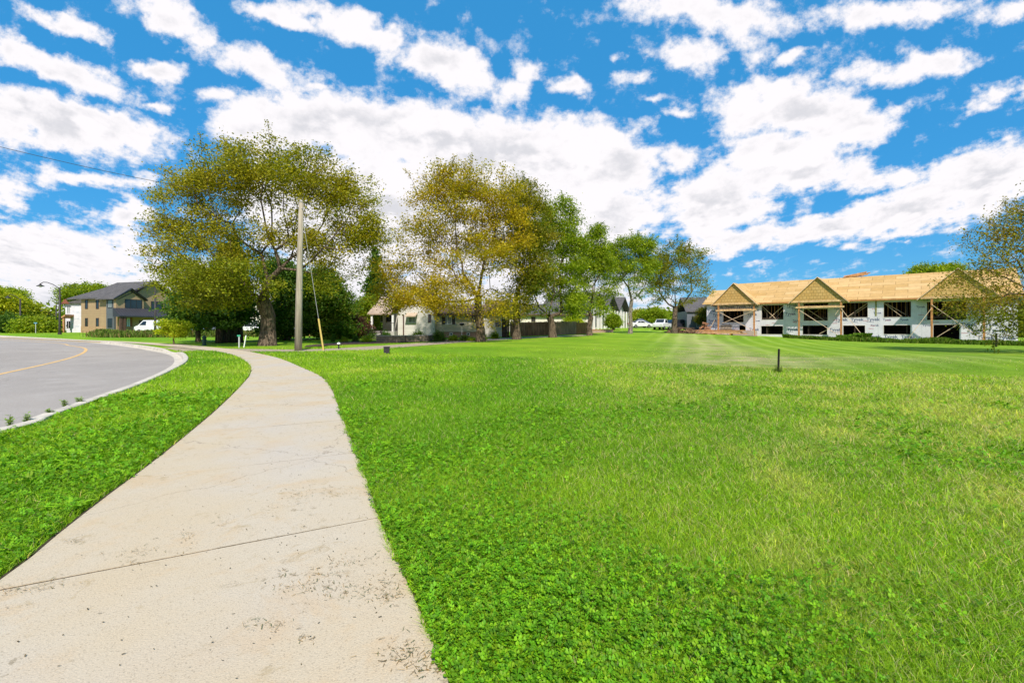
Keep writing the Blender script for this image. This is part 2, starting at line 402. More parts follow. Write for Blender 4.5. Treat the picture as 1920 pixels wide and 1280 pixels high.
def grass_color(x, y):
    """colour of the turf itself: lush, dry and clover patches"""
    n = fbm(N1, x, y, 0.35, 3); n2 = fbm(N2, x, y, 1.3, 3); n3 = fbm(N3, x, y, 0.12, 2)
    lush = np.array((.150, .335, .012)); mid = np.array((.265, .45, .020)); pale = np.array((.48, .54, .11)); dry = np.array((.50, .46, .22))
    c = lush + (mid-lush)*np.clip((n-.28)*2.6, 0, 1)[..., None]
    right = np.clip((x*0.8+.3)/5.0, 0, 1)*np.clip(1.4-np.abs(y-5)/9, 0, 1)
    w = np.clip((n2*.6+n*.4+right*.26-.64)*3.0, 0, .55)[..., None]; c = c*(1-w)+pale*w
    d = (x-CR_A[0])*CR_N[0]+(y-CR_A[1])*CR_N[1]
    far = np.clip(d/4, 0, 1)*np.clip((x+9)/12, 0, 1)
    c = c*(1-(far*.35)[..., None]) + np.array((.25, .39, .02))*(far*.35)[..., None]
    # worn pale strips on the far lawn
    s = np.exp(-((x*.955-y*.30-3.6+1.6*(n3-.5))/2.4)**2)*np.clip((y-13)/4, 0, 1)*np.clip((64-y)/20, 0, 1)
    s2 = np.exp(-((y-19.5-.10*x+2.5*(n3-.5))/2.2)**2)*np.clip((x-3)/5, 0, 1)*np.clip((26-x)/8, 0, 1)
    w = (np.clip(s*.9+s2*.55, 0, 1)*np.clip(n2*1.9-.25, 0, 1)*.85)[..., None]
    c = c*(1-w)+dry*w
    return c
gcol = grass_color(xf, yf)
def ground_mat():
    m, N, b, tc = base_mat('turf', 0.9, 0.12)
    at = N.n('ShaderNodeAttribute', attribute_name='tint').outputs[0]
    n1 = N.noise(tc, 1.6, 9, 0.75); n2 = N.noise(tc, 14.0, 6, 0.75)
    sp = N.n('ShaderNodeSeparateXYZ', i_0=tc)
    # mower stripes: real bands of laid-over grass on the far lawn
    lx = N.math('ADD', N.math('MULTIPLY', sp.outputs[0], 0.93), N.math('MULTIPLY', sp.outputs[1], -0.36))
    wob = N.math('MULTIPLY', N.noise(tc, 0.05, 2, 0.5), 2.6)
    st = N.math('SINE', N.math('MULTIPLY', N.math('ADD', lx, wob), 2*pi/1.7))
    ly = N.math('ADD', N.math('MULTIPLY', sp.outputs[0], 0.55), N.math('MULTIPLY', sp.outputs[1], 0.84))
    st2 = N.math('SINE', N.math('MULTIPLY', N.math('ADD', ly, wob), 2*pi/3.1))
    left = N.mr(N.math('SUBTRACT', sp.outputs[0], N.math('MULTIPLY', sp.outputs[1], 0.28)), -2.0, 3.0)
    stm = N.math('ADD', N.math('MULTIPLY', st, N.math('MULTIPLY', left, 0.9)), N.math('MULTIPLY', st2, N.math('MULTIPLY', N.math('SUBTRACT', 1.0, left), 0.7)))
    fade = N.math('MULTIPLY', N.mr(sp.outputs[1], 12.0, 20.0), N.mr(sp.outputs[0], -14.0, -6.0))
    k = N.math('ADD', 0.92, N.math('MULTIPLY', N.math('MULTIPLY', stm, fade), 0.075))
    n3 = N.noise(tc, 75.0, 3, 0.6)
    k = N.math('MULTIPLY', k, N.math('MAXIMUM', 0.12, N.math('ADD', -0.15, N.math('MULTIPLY', N.math('ADD', N.math('ADD', n1, n2), n3), 0.72))))
    col = N.vmath('SCALE', at, scale=k)
    col = N.mix(N.mr(N.math('MULTIPLY', N.math('MULTIPLY', st, left), fade), 0.35, 1.0, 0.0, 0.16), col, (0.50, 0.50, 0.20))
    N.put(b.inputs['Base Color'], col)
    bp = N.n('ShaderNodeBump', i_Strength=0.9, i_Distance=0.06)
    N.put(bp.inputs['Height'], N.math('ADD', N.noise(tc, 9.0, 6, 0.7), N.noise(tc, 60.0, 3, 0.6)))
    N.put(b.inputs['Normal'], bp)
    return m
g = np_mesh('ground', np.stack([xf, yf, ZR], 1), Q, gcol, ground_mat(), smooth=True)
tag(g, kind='structure')

def strip(name, A, B, za, zb, mat, kind='structure', sub=1):
    """sheet between two matching polylines"""
    n = len(A); rows = []
    for k in range(sub+1):
        t = k/sub; P = A*(1-t)+B*t
        zz = (za if np.ndim(za) else np.full(n, za))*(1-t)+(zb if np.ndim(zb) else np.full(n, zb))*t
        rows.append(np.c_[P, zz])
    V = np.concatenate(rows); Qs = []
    for k in range(sub):
        i = np.arange(n-1)+k*n; Qs.append(np.stack([i, i+1, i+1+n, i+n], 1))
    o = np_mesh(name, V, np.concatenate(Qs), None, mat); tag(o, kind=kind); return o

# road
def asphalt():
    m, N, b, tc = base_mat('asphalt', 0.9, 0.2)
    n1 = N.noise(tc, 0.25, 4, 0.6); n2 = N.noise(tc, 90.0, 3, 0.7); n3 = N.noise(N.vmath('MULTIPLY', tc, (1, 1, 1)), 2.0, 5, 0.6)
    vo = N.n('ShaderNodeTexVoronoi', i_Scale=110.0, i_Vector=tc).outputs[1]
    c = N.mix(N.mr(n1, .35, .65), (0.275, 0.25, 0.222), (0.32, 0.292, 0.258))
    c = N.mix(N.mr(n3, .55, .75, 0, .5), c, (0.37, 0.35, 0.33))
    ck = N.n('ShaderNodeTexVoronoi', feature='DISTANCE_TO_EDGE', i_Scale=.22, i_Vector=N.vmath('ADD', tc, N.vmath('SCALE', N.noise(tc, 1.2, 6, .65, out=1), scale=1.3))).outputs[0]
    c = N.mix(N.mr(ck, .0, .004, .5, 0), c, (.10, .095, .09))
    c = N.mix(N.mr(N.noise(tc, .6, 5, .65), .58, .66, 0, .25), c, (.20, .185, .17))
    sc = N.math('ADD', 0.45, N.math('MULTIPLY', n2, 1.1))
    c = N.vmath('SCALE', c, scale=sc)
    c = N.mix(N.mr(N.n('ShaderNodeSeparateColor', i_0=vo).outputs[0], 0.88, 0.95, 0, .5), c, (0.5, 0.48, 0.45))
    N.put(b.inputs['Base Color'], c)
    bp = N.n('ShaderNodeBump', i_Strength=0.6, i_Distance=0.008); N.put(bp.inputs['Height'], n2); N.put(b.inputs['Normal'], bp)
    return m
inner = KERB - kn*0.42
far = KERB - kn*9.6
V = np.vstack([inner, KERB[-1:]+[[-90, 0]], [(-210, 88), (-210, -30), (-6.7, -30)]])
# fan as a grid: kerb side to a line far to the left of the frame
me = bpy.data.meshes.new('road'); me.from_pydata([(p[0], p[1], -.125) for p in V], [], [tuple(range(len(V)))])
road = link_mesh('road', me, asphalt()); tag(road, kind='structure')
ymat = plain('road paint yellow', (0.62, 0.40, 0.16), 0.8, 0.25, 6, 0.2)
yn = normals2(YEL)
strip('road_marking', YEL-yn*.07, YEL+yn*.07, -.120, -.120, ymat)
# kerb and gutter, one swept profile
conc_k = plain('kerb concrete', (0.50, 0.46, 0.385), 0.9, 0.16, 2.5, 0.5)
apron = np.array([np.exp(-(((p[0]+17.3)**2+(p[1]-25.3)**2)/2.2**2)**2) for p in KERB])   # lowered at the drive
prof = [(0.0, -.25), (0.0, .030), (.02, .042), (.14, .042), (.16, .022), (.19, -.105), (.22, -.118), (.46, -.121), (.46, -.3)]
rows = []
for d, z in prof:
    zz = np.where(z > -.05, z*(1-apron)-.085*apron, z) if z > -.2 else np.full(len(KERB), z)
    rows.append(np.c_[KERB-kn*d, zz])
V = np.concatenate(rows); n = len(KERB)
Qs = np.concatenate([np.stack([np.arange(n-1)+k*n, np.arange(n-1)+1+k*n, np.arange(n-1)+1+(k+1)*n, np.arange(n-1)+(k+1)*n], 1) for k in range(len(prof)-1)])
tag(np_mesh('kerb', V, Qs, None, conc_k), kind='structure')

# pavement slabs with real joints
def walkmat():
    m, N, b, tc = base_mat('pavement concrete', 0.92, 0.15)
    n1 = N.noise(tc, 0.9, 5, 0.6); n2 = N.noise(tc, 130.0, 3, 0.7)
    n3 = N.noise(N.vmath('MULTIPLY', tc, (1, 1, 1)), 5.0, 8, 0.72, dist=0.8); n4 = N.noise(tc, 1.7, 6, 0.7, dist=0.5)
    vo = N.n('ShaderNodeTexVoronoi', i_Scale=210.0, i_Vector=tc)
    c = N.mix(N.mr(n1, .3, .7), (0.465, 0.385, 0.262), (0.465, 0.41, 0.315))
    c = N.mix(N.mr(n4, .50, .66, 0, .6), c, (0.47, 0.355, 0.215))
    c = N.mix(N.mr(n3, .56, .70, 0, .55), c, (0.30, 0.22, 0.10))
    c = N.mix(N.mr(N.noise(tc, .55, 3, .5), .45, .7, 0, .55), c, (0.43, 0.40, 0.36))
    ck = N.n('ShaderNodeTexVoronoi', feature='DISTANCE_TO_EDGE', i_Scale=.33, i_Vector=N.vmath('ADD', tc, N.vmath('SCALE', N.noise(tc, 3.0, 5, .6, out=1), scale=.35))).outputs[0]
    c = N.mix(N.mr(ck, .0, .0022, .55, 0), c, (.16, .13, .10))
    dirt = N.math('MULTIPLY', N.mr(N.noise(tc, 14.0, 7, 0.75), .57, .68), N.mr(N.noise(tc, 1.1, 3, 0.5), .50, .66))
    c = N.mix(N.math('MULTIPLY', dirt, 0.8), c, (0.13, 0.10, 0.05))
    c = N.vmath('SCALE', c, scale=N.math('ADD', 0.72, N.math('MULTIPLY', n2, 0.56)))
    c = N.mix(N.mr(N.n('ShaderNodeSeparateColor', i_0=vo.outputs[1]).outputs[0], .9, .97, 0, .45), c, (0.22, 0.18, 0.13))
    N.put(b.inputs['Base Color'], c)
    bp = N.n('ShaderNodeBump', i_Strength=0.5, i_Distance=0.006); N.put(bp.inputs['Height'], N.math('ADD', n2, N.math('MULTIPLY', n3, .5))); N.put(b.inputs['Normal'], bp)
    return m
WM = walkmat()
# joints where the photograph has them: the first crosses from (0,1122) to (705,975), then every other 1.86 m
j0 = np.array(G(0, 1122)[:2]); s_arr = np.r_[0, np.cumsum(np.linalg.norm(np.diff(LLr, axis=0), axis=1))]
i0 = np.argmin(((LLr-j0)**2).sum(1)); s0 = s_arr[i0]
r0 = np.array(G(705, 975)[:2]); iR = np.argmin(((RRd-r0)**2).sum(1)); sRd = np.r_[0, np.cumsum(np.linalg.norm(np.diff(RRd, axis=0), axis=1))]
rp = np.argmin(((RRd-RRr[i0])**2).sum(1)); skew = sRd[iR]-sRd[rp]
def Lat(s): return np.array((np.interp(s, s_arr, LLr[:, 0]), np.interp(s, s_arr, LLr[:, 1])))
sR = np.r_[0, np.cumsum(np.linalg.norm(np.diff(RRr, axis=0), axis=1))]
def Rat(s):
    sr = np.interp(s, s_arr, sR); k = skew*math.exp(-abs(s-s0)/5.0)
    sr += k; return np.array((np.interp(sr, sR, RRr[:, 0]), np.interp(sr, sR, RRr[:, 1])))
mbw = MB(); step = 1.80; kmin = int(-(s0)//step)+1; ss = [s0+k*step for k in range(kmin, 200) if 0.05 < s0+k*step < s_arr[-1]-.1]
ss = [0.02]+ss+[s_arr[-1]-.02]
Vw, Qw = [], []
for q in range(len(ss)-1):
    gp = 0.009 if (q % 2 == (ss.index(min(ss, key=lambda t: abs(t-s0)))) % 2) else 0.004
    a_, b_ = ss[q]+gp, ss[q+1]-(0.0125-gp)
    n = max(2, int((b_-a_)/.3)); st = np.linspace(a_, b_, n+1); base = len(Vw); tilt = random.Random(q).uniform(-.0008, .0008)
    for s in st:
        l, r = Lat(s), Rat(s); zl, zr = .016+tilt, .016-tilt
        for t in (0, .02, .5, .98, 1):
            p = l*(1-t)+r*t; zt = zl*(1-t)+zr*t + (0 if 0 < t < 1 else -.002)
            Vw.append((p[0], p[1], zt))
        Vw.append((r[0], r[1], -.12)); Vw.append((l[0], l[1], -.12))
    for i in range(n):
        for k in range(7):
            k2 = (k+1) % 7; Qw.append((base+i*7+k, base+i*7+k2, base+(i+1)*7+k2, base+(i+1)*7+k))
    for e in (0, n):
        o_ = base+e*7; Qw.append((o_, o_+1, o_+2, o_+6)); Qw.append((o_+2, o_+3, o_+4, o_+5)); Qw.append((o_+2, o_+5, o_+6, o_+6-0) if False else (o_+6, o_+2, o_+5, o_+5-0) if False else (o_+2, o_+4, o_+5, o_+6))
tag(np_mesh('pavement', Vw, Qw, None, WM), kind='structure')
sb = plain('joint soil', (0.05, 0.036, 0.022), 1.0, 0.4, 12, 0.5)
strip('path', LLr-normals2(LLr)*.02, RRr+normals2(RRr)*.01, .0122, .0122, sb)

# drive: concrete where it crosses the verge, gravel beyond
gravel = plain('drive gravel', (0.33, 0.28, 0.20), 0.95, 0.3, 5, 0.8)
A = resample(DLO, .5); B = resample(DHI, .5); n = min(len(A), len(B))
A = np.stack([np.interp(np.linspace(0, 1, 90), np.linspace(0, 1, len(A)), A[:, k]) for k in (0, 1)], 1)
B = np.stack([np.interp(np.linspace(0, 1, 90), np.linspace(0, 1, len(B)), B[:, k]) for k in (0, 1)], 1)
rows = []; sub = 8
for k in range(sub+1):
    P = A*(1-k/sub)+B*k/sub; zz = terrain(P[:, 0], P[:, 1])
    dk_ = dist_line(KERB, P[:, 0], P[:, 1], 8); zz = zz+.006-np.clip(1-dk_/1.6, 0, 1)*.08
    rows.append(np.c_[P, zz])
V = np.concatenate(rows); n = 90
Qs = np.concatenate([np.stack([np.arange(n-1)+k*n, np.arange(n-1)+1+k*n, np.arange(n-1)+1+(k+1)*n, np.arange(n-1)+(k+1)*n], 1) for k in range(sub)])
tag(np_mesh('driveway', V, Qs, None, gravel), kind='structure')

# ------------------------------------------------------------------ grass and clover
RNG = np.random.RandomState(7)
LM = leafmat('leaf blades', 0.42)
def scatter(N_, r0, r1, seed, half=62):
    R = np.random.RandomState(seed); r = r0*(r1/r0)**R.rand(N_); th = radians(90)+(R.rand(N_)-.5)*2*radians(half)
    return r*np.cos(th), r*np.sin(th), r
def keep_turf(x, y, margin=0.02):
    m = ~inside(WALKP, x, y) & ~inside(ROADP, x, y) & ~inside(DRVP, x, y)
    return m
def clover_weight(x, y):
    dR = dist_line(RRr[:220], x, y, 9.0)
    leftv = inside(WALKP, x, y)
    left = (x < np.interp(y, LLr[:160, 1], LLr[:160, 0]))
    n = fbm(N2, x+31, y, .9, 3)
    w = np.where(left, .78, np.clip(1.10-dR/1.5, 0, .95)*np.clip(1.6-y/5, .15, 1))
    return np.clip(w+(n-.5)*1.5, .02, .97)
def hug(x, y):   # how far turf creeps over the pavement edge
    return 0.03*fbm(N3, x, y, 7, 2)
# blades
x, y, r = scatter(1050000, 1.25, 30.0, 11)
dL = dist_line(LLr[:400], x, y, 1.0); dR = dist_line(RRr[:400], x, y, 1.0)
iw = inside(WALKP, x, y)
creep = (fbm(N3, x, y, 5.0, 3)-.42)*.11
dK = dist_line(KERB, x, y, 1.0)
m = ~inside(ROADP, x, y) & (dK > .03+.05*fbm(N2, x, y, 5, 2)) & ~inside(DRVP, x, y) & (~iw | (dR < creep)) & ~((~iw) & (dL < .05*(fbm(N1, x, y, 4, 2)-.25)))
dc = (x-CR_A[0])*CR_N[0]+(y-CR_A[1])*CR_N[1]
m &= (dc < .3+.5*fbm(N1, x, y, 2, 2)) | (x < -7) | (RNG.rand(len(x)) < .10+.6*np.exp(-np.clip(dc, 0, 99)/1.6))
cw = clover_weight(x, y)
m &= RNG.rand(len(x)) > cw*.45*(r < 9)
x, y, r = x[m], y[m], r[m]; n = len(x)
z = terrain(x, y)
sc = np.maximum(1.0, r/2.3); dc = np.clip((x-CR_A[0])*CR_N[0]+(y-CR_A[1])*CR_N[1], 0, 4)*(x > -7)
hgt = (0.020+0.030*RNG.rand(n)**1.5+.02*fbm(N1, x, y, 2.0, 2))*np.minimum(1+(.5*(sc-1))*.25, 1.7)*(1-.15*dc)
wid = 0.0024*sc**.85*(.7+.6*RNG.rand(n))
ang = RNG.rand(n)*2*pi; lean = (0.3+1.15*RNG.rand(n)**1.2)*hgt
la = RNG.rand(n)*2*pi
px_, py_ = np.cos(ang)*wid/2, np.sin(ang)*wid/2; lx_, ly_ = np.cos(la)*lean, np.sin(la)*lean
b0 = np.stack([x-px_, y-py_, z-.004], 1); b1 = np.stack([x+px_, y+py_, z-.004], 1)
m0 = np.stack([x-px_*.8+lx_*.35, y-py_*.8+ly_*.35, z+hgt*.62], 1); m1 = np.stack([x+px_*.8+lx_*.35, y+py_*.8+ly_*.35, z+hgt*.62], 1)
t0 = np.stack([x-px_*.15+lx_, y-py_*.15+ly_, z+hgt], 1); t1 = np.stack([x+px_*.15+lx_, y+py_*.15+ly_, z+hgt], 1)
V = np.stack([b0, b1, m0, m1, t0, t1], 1).reshape(-1, 3); i = np.arange(n)*6
Q = np.concatenate([np.stack([i, i+1, i+3, i+2], 1), np.stack([i+2, i+3, i+5, i+4], 1)])
c = grass_color(x, y); jit = (.62+.76*RNG.rand(n))[:, None]; c = c*(jit**1.35)
dry = RNG.rand(n) < (.05+.16*np.clip((x+.5)/4, 0, 1)); c[dry] = np.array((.56, .52, .24))*(.6+.6*RNG.rand(dry.sum()))[:, None]
yl = RNG.rand(n) < .15; c[yl] = c[yl]*np.array((1.6, 1.3, 1.0))
gobj = np_mesh('grass', V, Q, np.repeat(c, 6, 0), LM)
tag(gobj, 'short mown green lawn grass with pale dry blades around the concrete path', 'grass', kind='stuff')
# clover: three leaflets on a stalk
x, y, r = scatter(270000, 1.25, 11.0, 23)
iw = inside(WALKP, x, y); dR = dist_line(RRr[:260], x, y, 1.0); dL = dist_line(LLr[:260], x, y, 1.0)
creep = (fbm(N3, x, y, 4.0, 3)-.42)*.13
dK = dist_line(KERB, x, y, 1.0)
m = ~inside(ROADP, x, y) & (dK > .03+.06*fbm(N2, x, y, 5, 2)) & (~iw | (dR < creep)) & ~((~iw) & (dL < .10*(fbm(N1, x, y, 4, 2)-.2)))
m &= RNG.rand(len(x)) < clover_weight(x, y)
x, y, r = x[m], y[m], r[m]; n = len(x); z = terrain(x, y)
sc = np.maximum(1.0, r/3.2); rad = (.0055+.0058*RNG.rand(n)**1.5)*sc**.8
hgt = (.008+.055*RNG.rand(n))*(.7+.7*fbm(N2, x, y, 3.0, 2)); tx, ty = RNG.randn(n)*.42, RNG.randn(n)*.42
c0 = np.array((.11, .31, .008))*(.5+.9*RNG.rand(n))[:, None]+np.array((.14, .15, .0))*(RNG.rand(n)**2)[:, None]
Vs, Qs, Cs = [], [], []; rot = RNG.rand(n)*2*pi
for k in range(3):
    a = rot+k*2*pi/3+(RNG.rand(n)-.5)*.4; ca, sa = np.cos(a), np.sin(a)
    def pt(f, s, up):    # f forward, s sideways
        dx, dy = (ca*f-sa*s)*rad, (sa*f+ca*s)*rad
        return np.stack([x+dx, y+dy, z+hgt+dx*tx+dy*ty+up*rad], 1)
    P = [pt(.05, 0, 0), pt(.9, -.72, .30), pt(1.55, -.48, .28), pt(1.45, 0, .05), pt(1.55, .48, .28), pt(.9, .72, .30)]
    b = len(Vs)*0; Vk = np.stack(P, 1).reshape(-1, 3); i = np.arange(n)*6+k*n*6
    Vs.append(Vk); Qs += [np.stack([i, i+1, i+2, i+3], 1), np.stack([i, i+3, i+4, i+5], 1)]
    Cs.append(np.repeat(c0*(.88+.24*RNG.rand(n))[:, None], 6, 0))
cl = np_mesh('clover', np.concatenate(Vs), np.concatenate(Qs), np.concatenate(Cs), LM)
tag(cl, 'low dark green clover leaves spreading through the verge beside the path', 'clover', kind='stuff')
# dead clippings on the pavement
def debris():
    R = np.random.RandomState(5); V, Q, Cc = [], [], []
    spots = [(555,931,30,10),(415,985,14,12),(270,1040,60,10),(150,1020,14,5),(600,1085,60,12),(640,1115,70,16),(700,1120,40,18),(740,1130,30,14),(530,1078,20,8),(500,1180,40,12),(760,1230,60,25),
             (800,1260,50,18),(345,1007,18,8),(725,1100,40,20),(660,1060,60,12),(575,1210,20,8),(640,925,50,12),(130,1020,18,5),(560,1110,60,10),(40,1112,50,5),(110,1098,40,5),(70,1106,60,6),(20,1118,20,6),(250,1062,30,4),(560,931,24,12),(840,1250,30,26)]
    for (sx, sy, wx, wy) in spots:
        for k in range(int(wx*wy/13)+8):
            px, py = sx+R.randn()*wx*.5, sy+R.randn()*wy*.6
            if py < 640: continue
            X, Y, _ = G(px, py); L = .005+.03*R.rand()**2; w = .0006+.0011*R.rand(); a = R.rand()*2*pi
            p = np.array((X, Y)); d = np.array((cos(a), sin(a)))*L; s = np.array((-sin(a), cos(a)))*w
            z0 = .020+.004*R.rand(); b = len(V)
            for q, zz in ((p-s, z0), (p+s, z0), (p+s*.6+d, z0+.003), (p-s*.6+d, z0+.003)): V.append((q[0], q[1], zz))
            Q.append((b, b+1, b+2, b+3)); cc = np.array((.34, .23, .09))*(.4+R.rand()) if R.rand() < .7 else np.array((.10, .13, .03)); Cc += [cc]*4
    for k in range(1500):
        s = R.rand()*14; l, r_ = Lat(s), Rat(s); t = R.rand()**.5 if R.rand() < .6 else R.rand(); p = l*(1-t)+r_*t
        L = .003+.012*R.rand()**2; w = .001+.002*R.rand(); a = R.rand()*2*pi; d = np.array((cos(a), sin(a)))*L; q_ = np.array((-sin(a), cos(a)))*w; b = len(V)
        for q, zz in ((p-q_, .0205), (p+q_, .0205), (p+q_+d, .023), (p-q_+d, .023)): V.append((q[0], q[1], zz))
        Q.append((b, b+1, b+2, b+3)); Cc += [np.array((.15, .11, .05))*(.4+.9*R.rand())]*4
    o = np_mesh('clippings', V, Q, np.array(Cc), LM)
    tag(o, 'scattered brown grass clippings lying on the concrete path', 'clippings', kind='stuff')
debris()

# dandelion rosettes
def rosette(px, py, rad, nl, label, col=(.11, .27, .012), seed=0, up=.6):
    R = np.random.RandomState(seed); X, Y, _ = G(px, py); z = T1(X, Y); V, Q, Cc = [], [], []
    for k in range(nl):
        a = 2*pi*k/nl+R.randn()*.25; L = rad*(.6+.5*R.rand()); w = L*.17; el = up*(.5+.7*R.rand()); seg = 7; b = len(V); tint = np.array(col)*(.8+.5*R.rand())
        for i in range(seg+1):
            t = i/seg; f = L*t*cos(el*(1-t*.5)); h = L*sin(el)*t*(1-.45*t)+.006
            wd = w*(.25+.9*t*(1-t)*2)*(1.25 if i % 2 else .65)*(0.15 if i == seg else 1)
            for s in (-1, 0, 1): V.append((f*cos(a)-s*wd*sin(a), f*sin(a)+s*wd*cos(a), h+abs(s)*wd*.35)); Cc.append(tint*(1.25 if s == 0 else 1))
        for i in range(seg):
            for s in (0, 1): o_ = b+i*3+s; Q.append((o_, o_+1, o_+4, o_+3))
    o = np_mesh('dandelion', V, Q, np.array(Cc), LM); o.location = (X, Y, z)
    tag(o, label, 'weed', 'broad-leaved weeds in the verge')
for args in [(128,958,.17,16,'biggest bright dandelion rosette left of the path',),(190,905,.15,14,'bright dandelion rosette up the verge, beside the left path edge'),
             (40,985,.12,12,'dandelion rosette low in the verge near the left picture edge'),(118,900,.12,12,'dandelion rosette deeper in the left verge, away from the path'),
             (75,1010,.10,10,'small dandelion rosette close above the lowest path corner'),(30,1050,.10,10,'dandelion rosette in the bottom left corner of the verge'),
             (740,975,.11,12,'bright dandelion rosette touching the right path edge at the joint'),(800,1062,.09,9,'small yellow green rosette in the clover right of the path'),
             (745,1005,.10,10,'broad dark leaved weed creeping over the right path edge'),(246,872,.10,10,'small dandelion rosette at the left path edge, farthest up the verge')]:
    rosette(*args, seed=int(args[0]), col=(.20, .40, .012) if 'bright' in args[4] or 'yellow' in args[4] else (.10, .27, .012))
# weeds along the kerb
def kerb_weed(px, py, h, label, seed):
    R = np.random.RandomState(seed); X, Y, _ = G(px, py); V, Q, Cc = [], [], []
    for k in range(7):
        a = R.rand()*2*pi; top = np.array((cos(a)*h*.5*R.rand(), sin(a)*h*.5*R.rand(), h*(.5+.5*R.rand())))
        for j in range(9):
            t = (j+1)/9; p = top*t; la = R.rand()*2*pi; L = .05; d = np.array((cos(la), sin(la), .3))*L; s = np.array((-sin(la), cos(la), 0))*L*.3; b = len(V)
            for q in (p, p+d*.5-s, p+d, p+d*.5+s): V.append(q); Cc.append(np.array((.22, .36, .05))*(.7+.6*R.rand()))
            Q.append((b, b+1, b+2, b+3))
        b = len(V); s = np.array((.003, 0, 0))
        for q in (-s, s, top+s, top-s): V.append(q); Cc.append(np.array((.14, .18, .04)))
        Q.append((b, b+1, b+2, b+3))
    o = np_mesh('weed', V, Q, np.array(Cc), LM); o.location = (X, Y, .0); tag(o, label, 'weed', 'straggly weeds growing along the kerb')
for k, (px, py, h, l) in enumerate([(20,800,.16,'straggly weed at the kerb, nearest the left picture edge'),(50,793,.14,'straggly weed on the kerb, second from the left picture edge'),(92,778,.10,'low weed on the kerb between the two weed clumps'),
        (122,765,.16,'straggly weed on the kerb, left of the farthest pair'),(150,757,.13,'straggly weed farthest up the kerb')]): kerb_weed(px, py, h, l, k)

# ------------------------------------------------------------------ trees
def grow(seed, fork, tips, bf=0.35, trunk_pts=None):
    """branch skeleton: tips joined one by one to the nearest limb, long detours penalised"""
    R = np.random.RandomState(seed)
    P = [np.array(p, float) for p in trunk_pts]; par = [-1]+list(range(len(P)-1)); pl = [0.0]
    for i in range(1, len(P)): pl.append(pl[-1]+np.linalg.norm(P[i]-P[i-1]))
    n = len(tips); T = np.array(tips); best = np.full(n, 1e9); bi = np.zeros(n, int); done = np.zeros(n, bool)
    start = max(1, fork)
    def relax(k):
        nonlocal best, bi
        d = np.linalg.norm(T-P[k], axis=1)
        back = np.clip(P[k][2]-T[:, 2], 0, None)
        cst = d+bf*(pl[k]+d)+0.5*back; u = cst < best; best = np.where(u, cst, best); bi = np.where(u, k, bi)
    for k in range(start, len(P)): relax(k)
    for _ in range(n):
        cc = np.where(done, 1e9, best); j = int(cc.argmin()); k0 = bi[j]; done[j] = True
        a = P[k0]; d = T[j]-a; L = np.linalg.norm(d); m = max(1, int(L/1.1))
        prev = k0
        for q in range(1, m+1):
            t = q/m; p = a+d*t
            if q < m: p = p+R.randn(3)*.07*L/m+np.array((0, 0, .05*L*sin(pi*t)))
            P.append(p); par.append(prev); pl.append(pl[prev]+L/m); prev = len(P)-1; relax(prev)
    P = np.array(P); par = np.array(par); N_ = len(P)
    ch = np.zeros(N_, int)
    for i in range(1, N_): ch[par[i]] += 1
    for _ in range(3):       # ease the corners
        S = P.copy(); cnt = np.ones(N_)
        np.add.at(S, par[1:], P[1:]); np.add.at(cnt, par[1:], 1); S[1:] += P[par[1:]]; cnt[1:] += 1
        Pm = S/cnt[:, None]; mv = (ch > 0); mv[:start] = False; P[mv] = P[mv]*.5+Pm[mv]*.5
    load = np.where(ch == 0, 1.0, 0.0)
    for i in range(N_-1, 0, -1): load[par[i]] += load[i]
    return P, par, load, ch
def branch_mesh(P, par, load, R0, rt=0.012, flare=1.25):
    e = math.log(R0*.62/rt)/math.log(max(load[0], 2)); rad = rt*load**e; rad[:4] = R0*np.array((1, .93, .88, .82)); rad[4:] = rad[4:]*.82
    z0 = P[0][2]; V, Q = [], []
    kids = {}
    for i in range(1, len(P)):
        a, b = P[par[i]], P[i]; ra, rb = min(rad[par[i]], rad[i]*1.35), rad[i]
        if par[i] < 1 or i < 3: ra = rad[par[i]]
        if par[i] == 0: ra = rad[0]*flare
        d = b-a; L = np.linalg.norm(d)+1e-9; d = d/L; n = 14 if rb > .12 else (7 if rb > .04 else 4)
        ref = np.array((1.0, 0, 0)) if abs(d[0]) < .8 else np.array((0, 1.0, 0)); x = np.cross(d, ref); x /= np.linalg.norm(x); y = np.cross(d, x)
        an = np.arange(n)*2*pi/n; ring = np.cos(an)[:, None]*x+np.sin(an)[:, None]*y
        wob = 1+.07*np.sin(an*3+i)[:, None] if rb > .12 else 1
        bb = len(V); V += list(a-d*ra*.25+ring*ra*wob); V += list(b+ring*rb*wob)
        k = np.arange(n); k2 = (k+1) % n; Q += list(np.stack([bb+k, bb+k2, bb+n+k2, bb+n+k], 1))
    return V, Q
